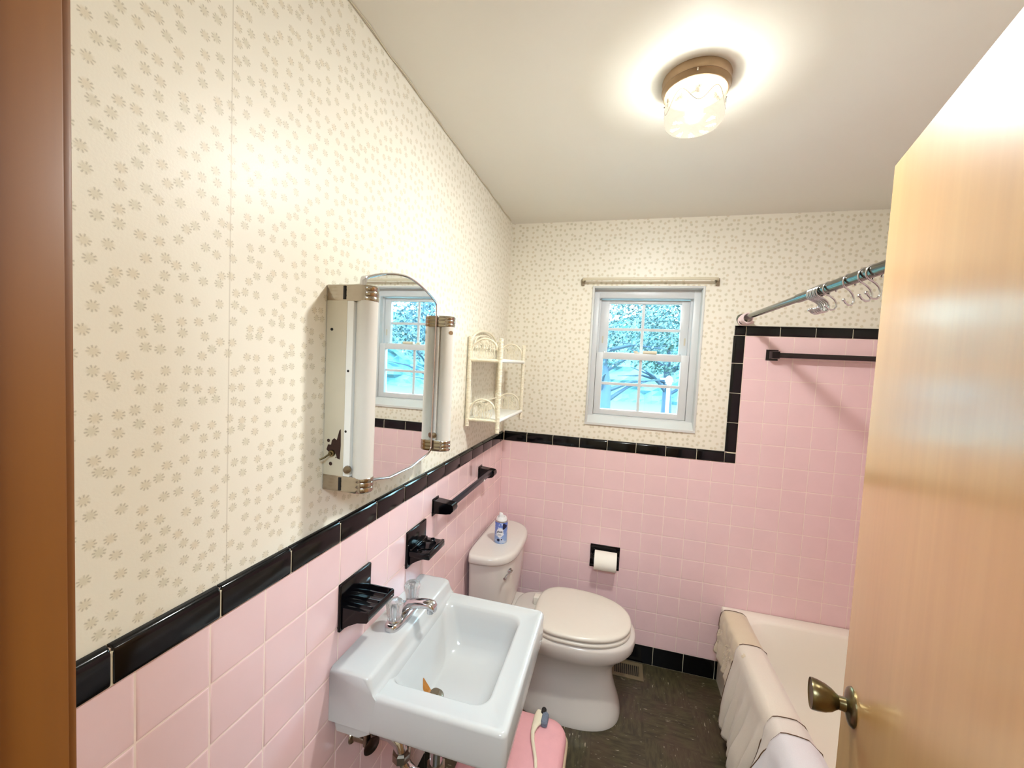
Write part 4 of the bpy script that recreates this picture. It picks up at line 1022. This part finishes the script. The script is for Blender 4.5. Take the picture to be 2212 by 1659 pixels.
hp_ = [(.437, .868, .010), (.440, .876, .016), (.441, .895, .0195), (.438, .915, .017), (.432, .935, .011), (.430, .960, .0075), (.436, .990, .0065), (.447, 1.02, .0062), (.458, 1.05, .0060), (.464, 1.075, .0055), (.4645, 1.085, .003)]
loft(bm, [[Vector((x+r*math.cos(a), -d, zt+.0055+min(r, .0065)*math.sin(a)+(.004 if i > 4 else 0)*0)) for a in [2*PI*k/12 for k in range(12)]] for i, (x, d, r) in enumerate(hp_)])
obj('handle', bm, 'creamplastic', br, smooth=60)
bm = B(); loft(bm, [rrect(.450+i, .474-i, -.922+i, -.872-i, .009, z) for i, z in ((0, .338), (0, .350), (.003, .356))]); obj('bristles', bm, 'bristle', br)
bm = B(); loft(bm, [rrect(.444+i, .462-i, -.882+i, -.856-i, .006, z) for i, z in ((0, .338), (0, .352), (.002, .357))]); obj('head_tip', bm, 'dark', br)

# ---------------------------------------------------------------- outside
lw = obj('lawn', bx(-40, 40, .4, 70, -1.0, -.7), 'lawn'); lw['kind'] = 'structure'
ps = thing('yard_post', 'white capped post standing on the lawn outside the window', 'post', (1.47, 5.0, -.7))
bm = B(); tube(bm, [(1.49, 5, -.72), (1.49, 5, 1.40)], .030, 14); obj('pole', bm, 'postwhite', ps, smooth=60)
bm = B(); lathe(bm, [(0, 1.40), (.05, 1.40), (.05, 1.43), (.07, 1.45), (.045, 1.52), (0, 1.55)], (1.49, 5, 0), 'Z', 16); box(bm, 1.35, 1.50, 4.97, 5.03, 1.475, 1.50); obj('cap', bm, 'postwhite', ps, smooth=50)
def tree(label, x, y, h, cr_, cz, seed, lm, nl=1500, size=.16):
    t = thing('tree', label, 'tree', (x, y, -.7), 'trees beyond the window'); rr = random.Random(seed)
    bm = B(); top = Vector((x+rr.uniform(-.3, .3), y, -.7+h*.7))
    base = Vector((x, y, -.75)); mid = base.lerp(top, .5)+Vector((rr.uniform(-.2, .2), 0, 0))
    tube(bm, [base, base.lerp(mid, .5), mid, mid.lerp(top, .5), top], .2, 8, radii=[.24, .19, .16, .11, .05])
    for k in range(9):
        a = rr.uniform(0, 2*PI); s = base.lerp(top, rr.uniform(.35, .8)); e = s+Vector((math.cos(a)*cr_*.9, math.sin(a)*cr_*.5, rr.uniform(.1, .8)*cr_*.6))
        tube(bm, [s, s.lerp(e, .5)+Vector((0, 0, .15)), e], .05, 6, radii=[.08, .045, .012])
    obj('trunk', bm, 'bark', t, smooth=60)
    bm = B()
    for k in range(nl):
        while True:
            p = Vector((rr.uniform(-1, 1), rr.uniform(-1, 1), rr.uniform(-1, 1)))
            if p.length < 1 and noise.noise(p*2.2+Vector((seed, 0, 0))) > -.12: break
        c_ = Vector((x+p.x*cr_, y+p.y*cr_*.8, cz+p.z*cr_*.8)); q = Vector((rr.uniform(-1, 1), rr.uniform(-1, 1), rr.uniform(-1, 1))).normalized(); q2 = q.orthogonal().normalized(); q3 = q.cross(q2); s = size*rr.uniform(.5, 1.2)
        bm.faces.new([bm.verts.new(c_+q2*s*a+q3*s*b*.5) for a, b in ((-1, 0), (-.3, -1), (.6, -.8), (1, 0), (.6, .8), (-.3, 1))])
    obj('crown', bm, lm, t)
tree('tree with dark branches filling the upper left window panes', .3, 9.0, 5.2, 1.9, 3.1, 1, 'leafA', 9000, .05)
tree('tree spreading across the upper right window panes', 4.2, 9.0, 5.2, 1.9, 3.2, 2, 'leafC', 9000, .05)
tree('pale tree in the middle distance, between the two nearest trees', 2.6, 14.5, 5.5, 2.5, 3.4, 3, 'leafB', 6000, .08)
tree('far tree seen through the left window panes', -2.6, 15, 6, 2.5, 3.4, 4, 'leafB', 6000, .08)
tree('far tree beyond the right edge of the window', 8.0, 15, 6, 2.5, 3.4, 5, 'leafA', 6000, .08)
# wooded ridge behind the lawn
bm = B(); NX, NZ = 120, 30; G = []
for i in range(NX+1):
    col = []
    for k in range(NZ+1):
        x = -26+60*i/NX; z = -.8+9.5*k/NZ; top = 5.2+1.4*noise.noise(Vector((x*.18, 0, 3))); zz_ = min(z, top)
        y = 27+5*(k/NZ)+1.5*noise.noise(Vector((x*.5, z*.6, 1)))+.7*noise.noise(Vector((x*1.9, z*1.9, 7))); col.append(bm.verts.new((x, y, zz_)))
    G.append(col)
for a, b in zip(G, G[1:]):
    for k in range(NZ): bm.faces.new((a[k], a[k+1], b[k+1], b[k]))
hl_ = obj('wooded_ridge', bm, 'ridge'); hl_['kind'] = 'structure'
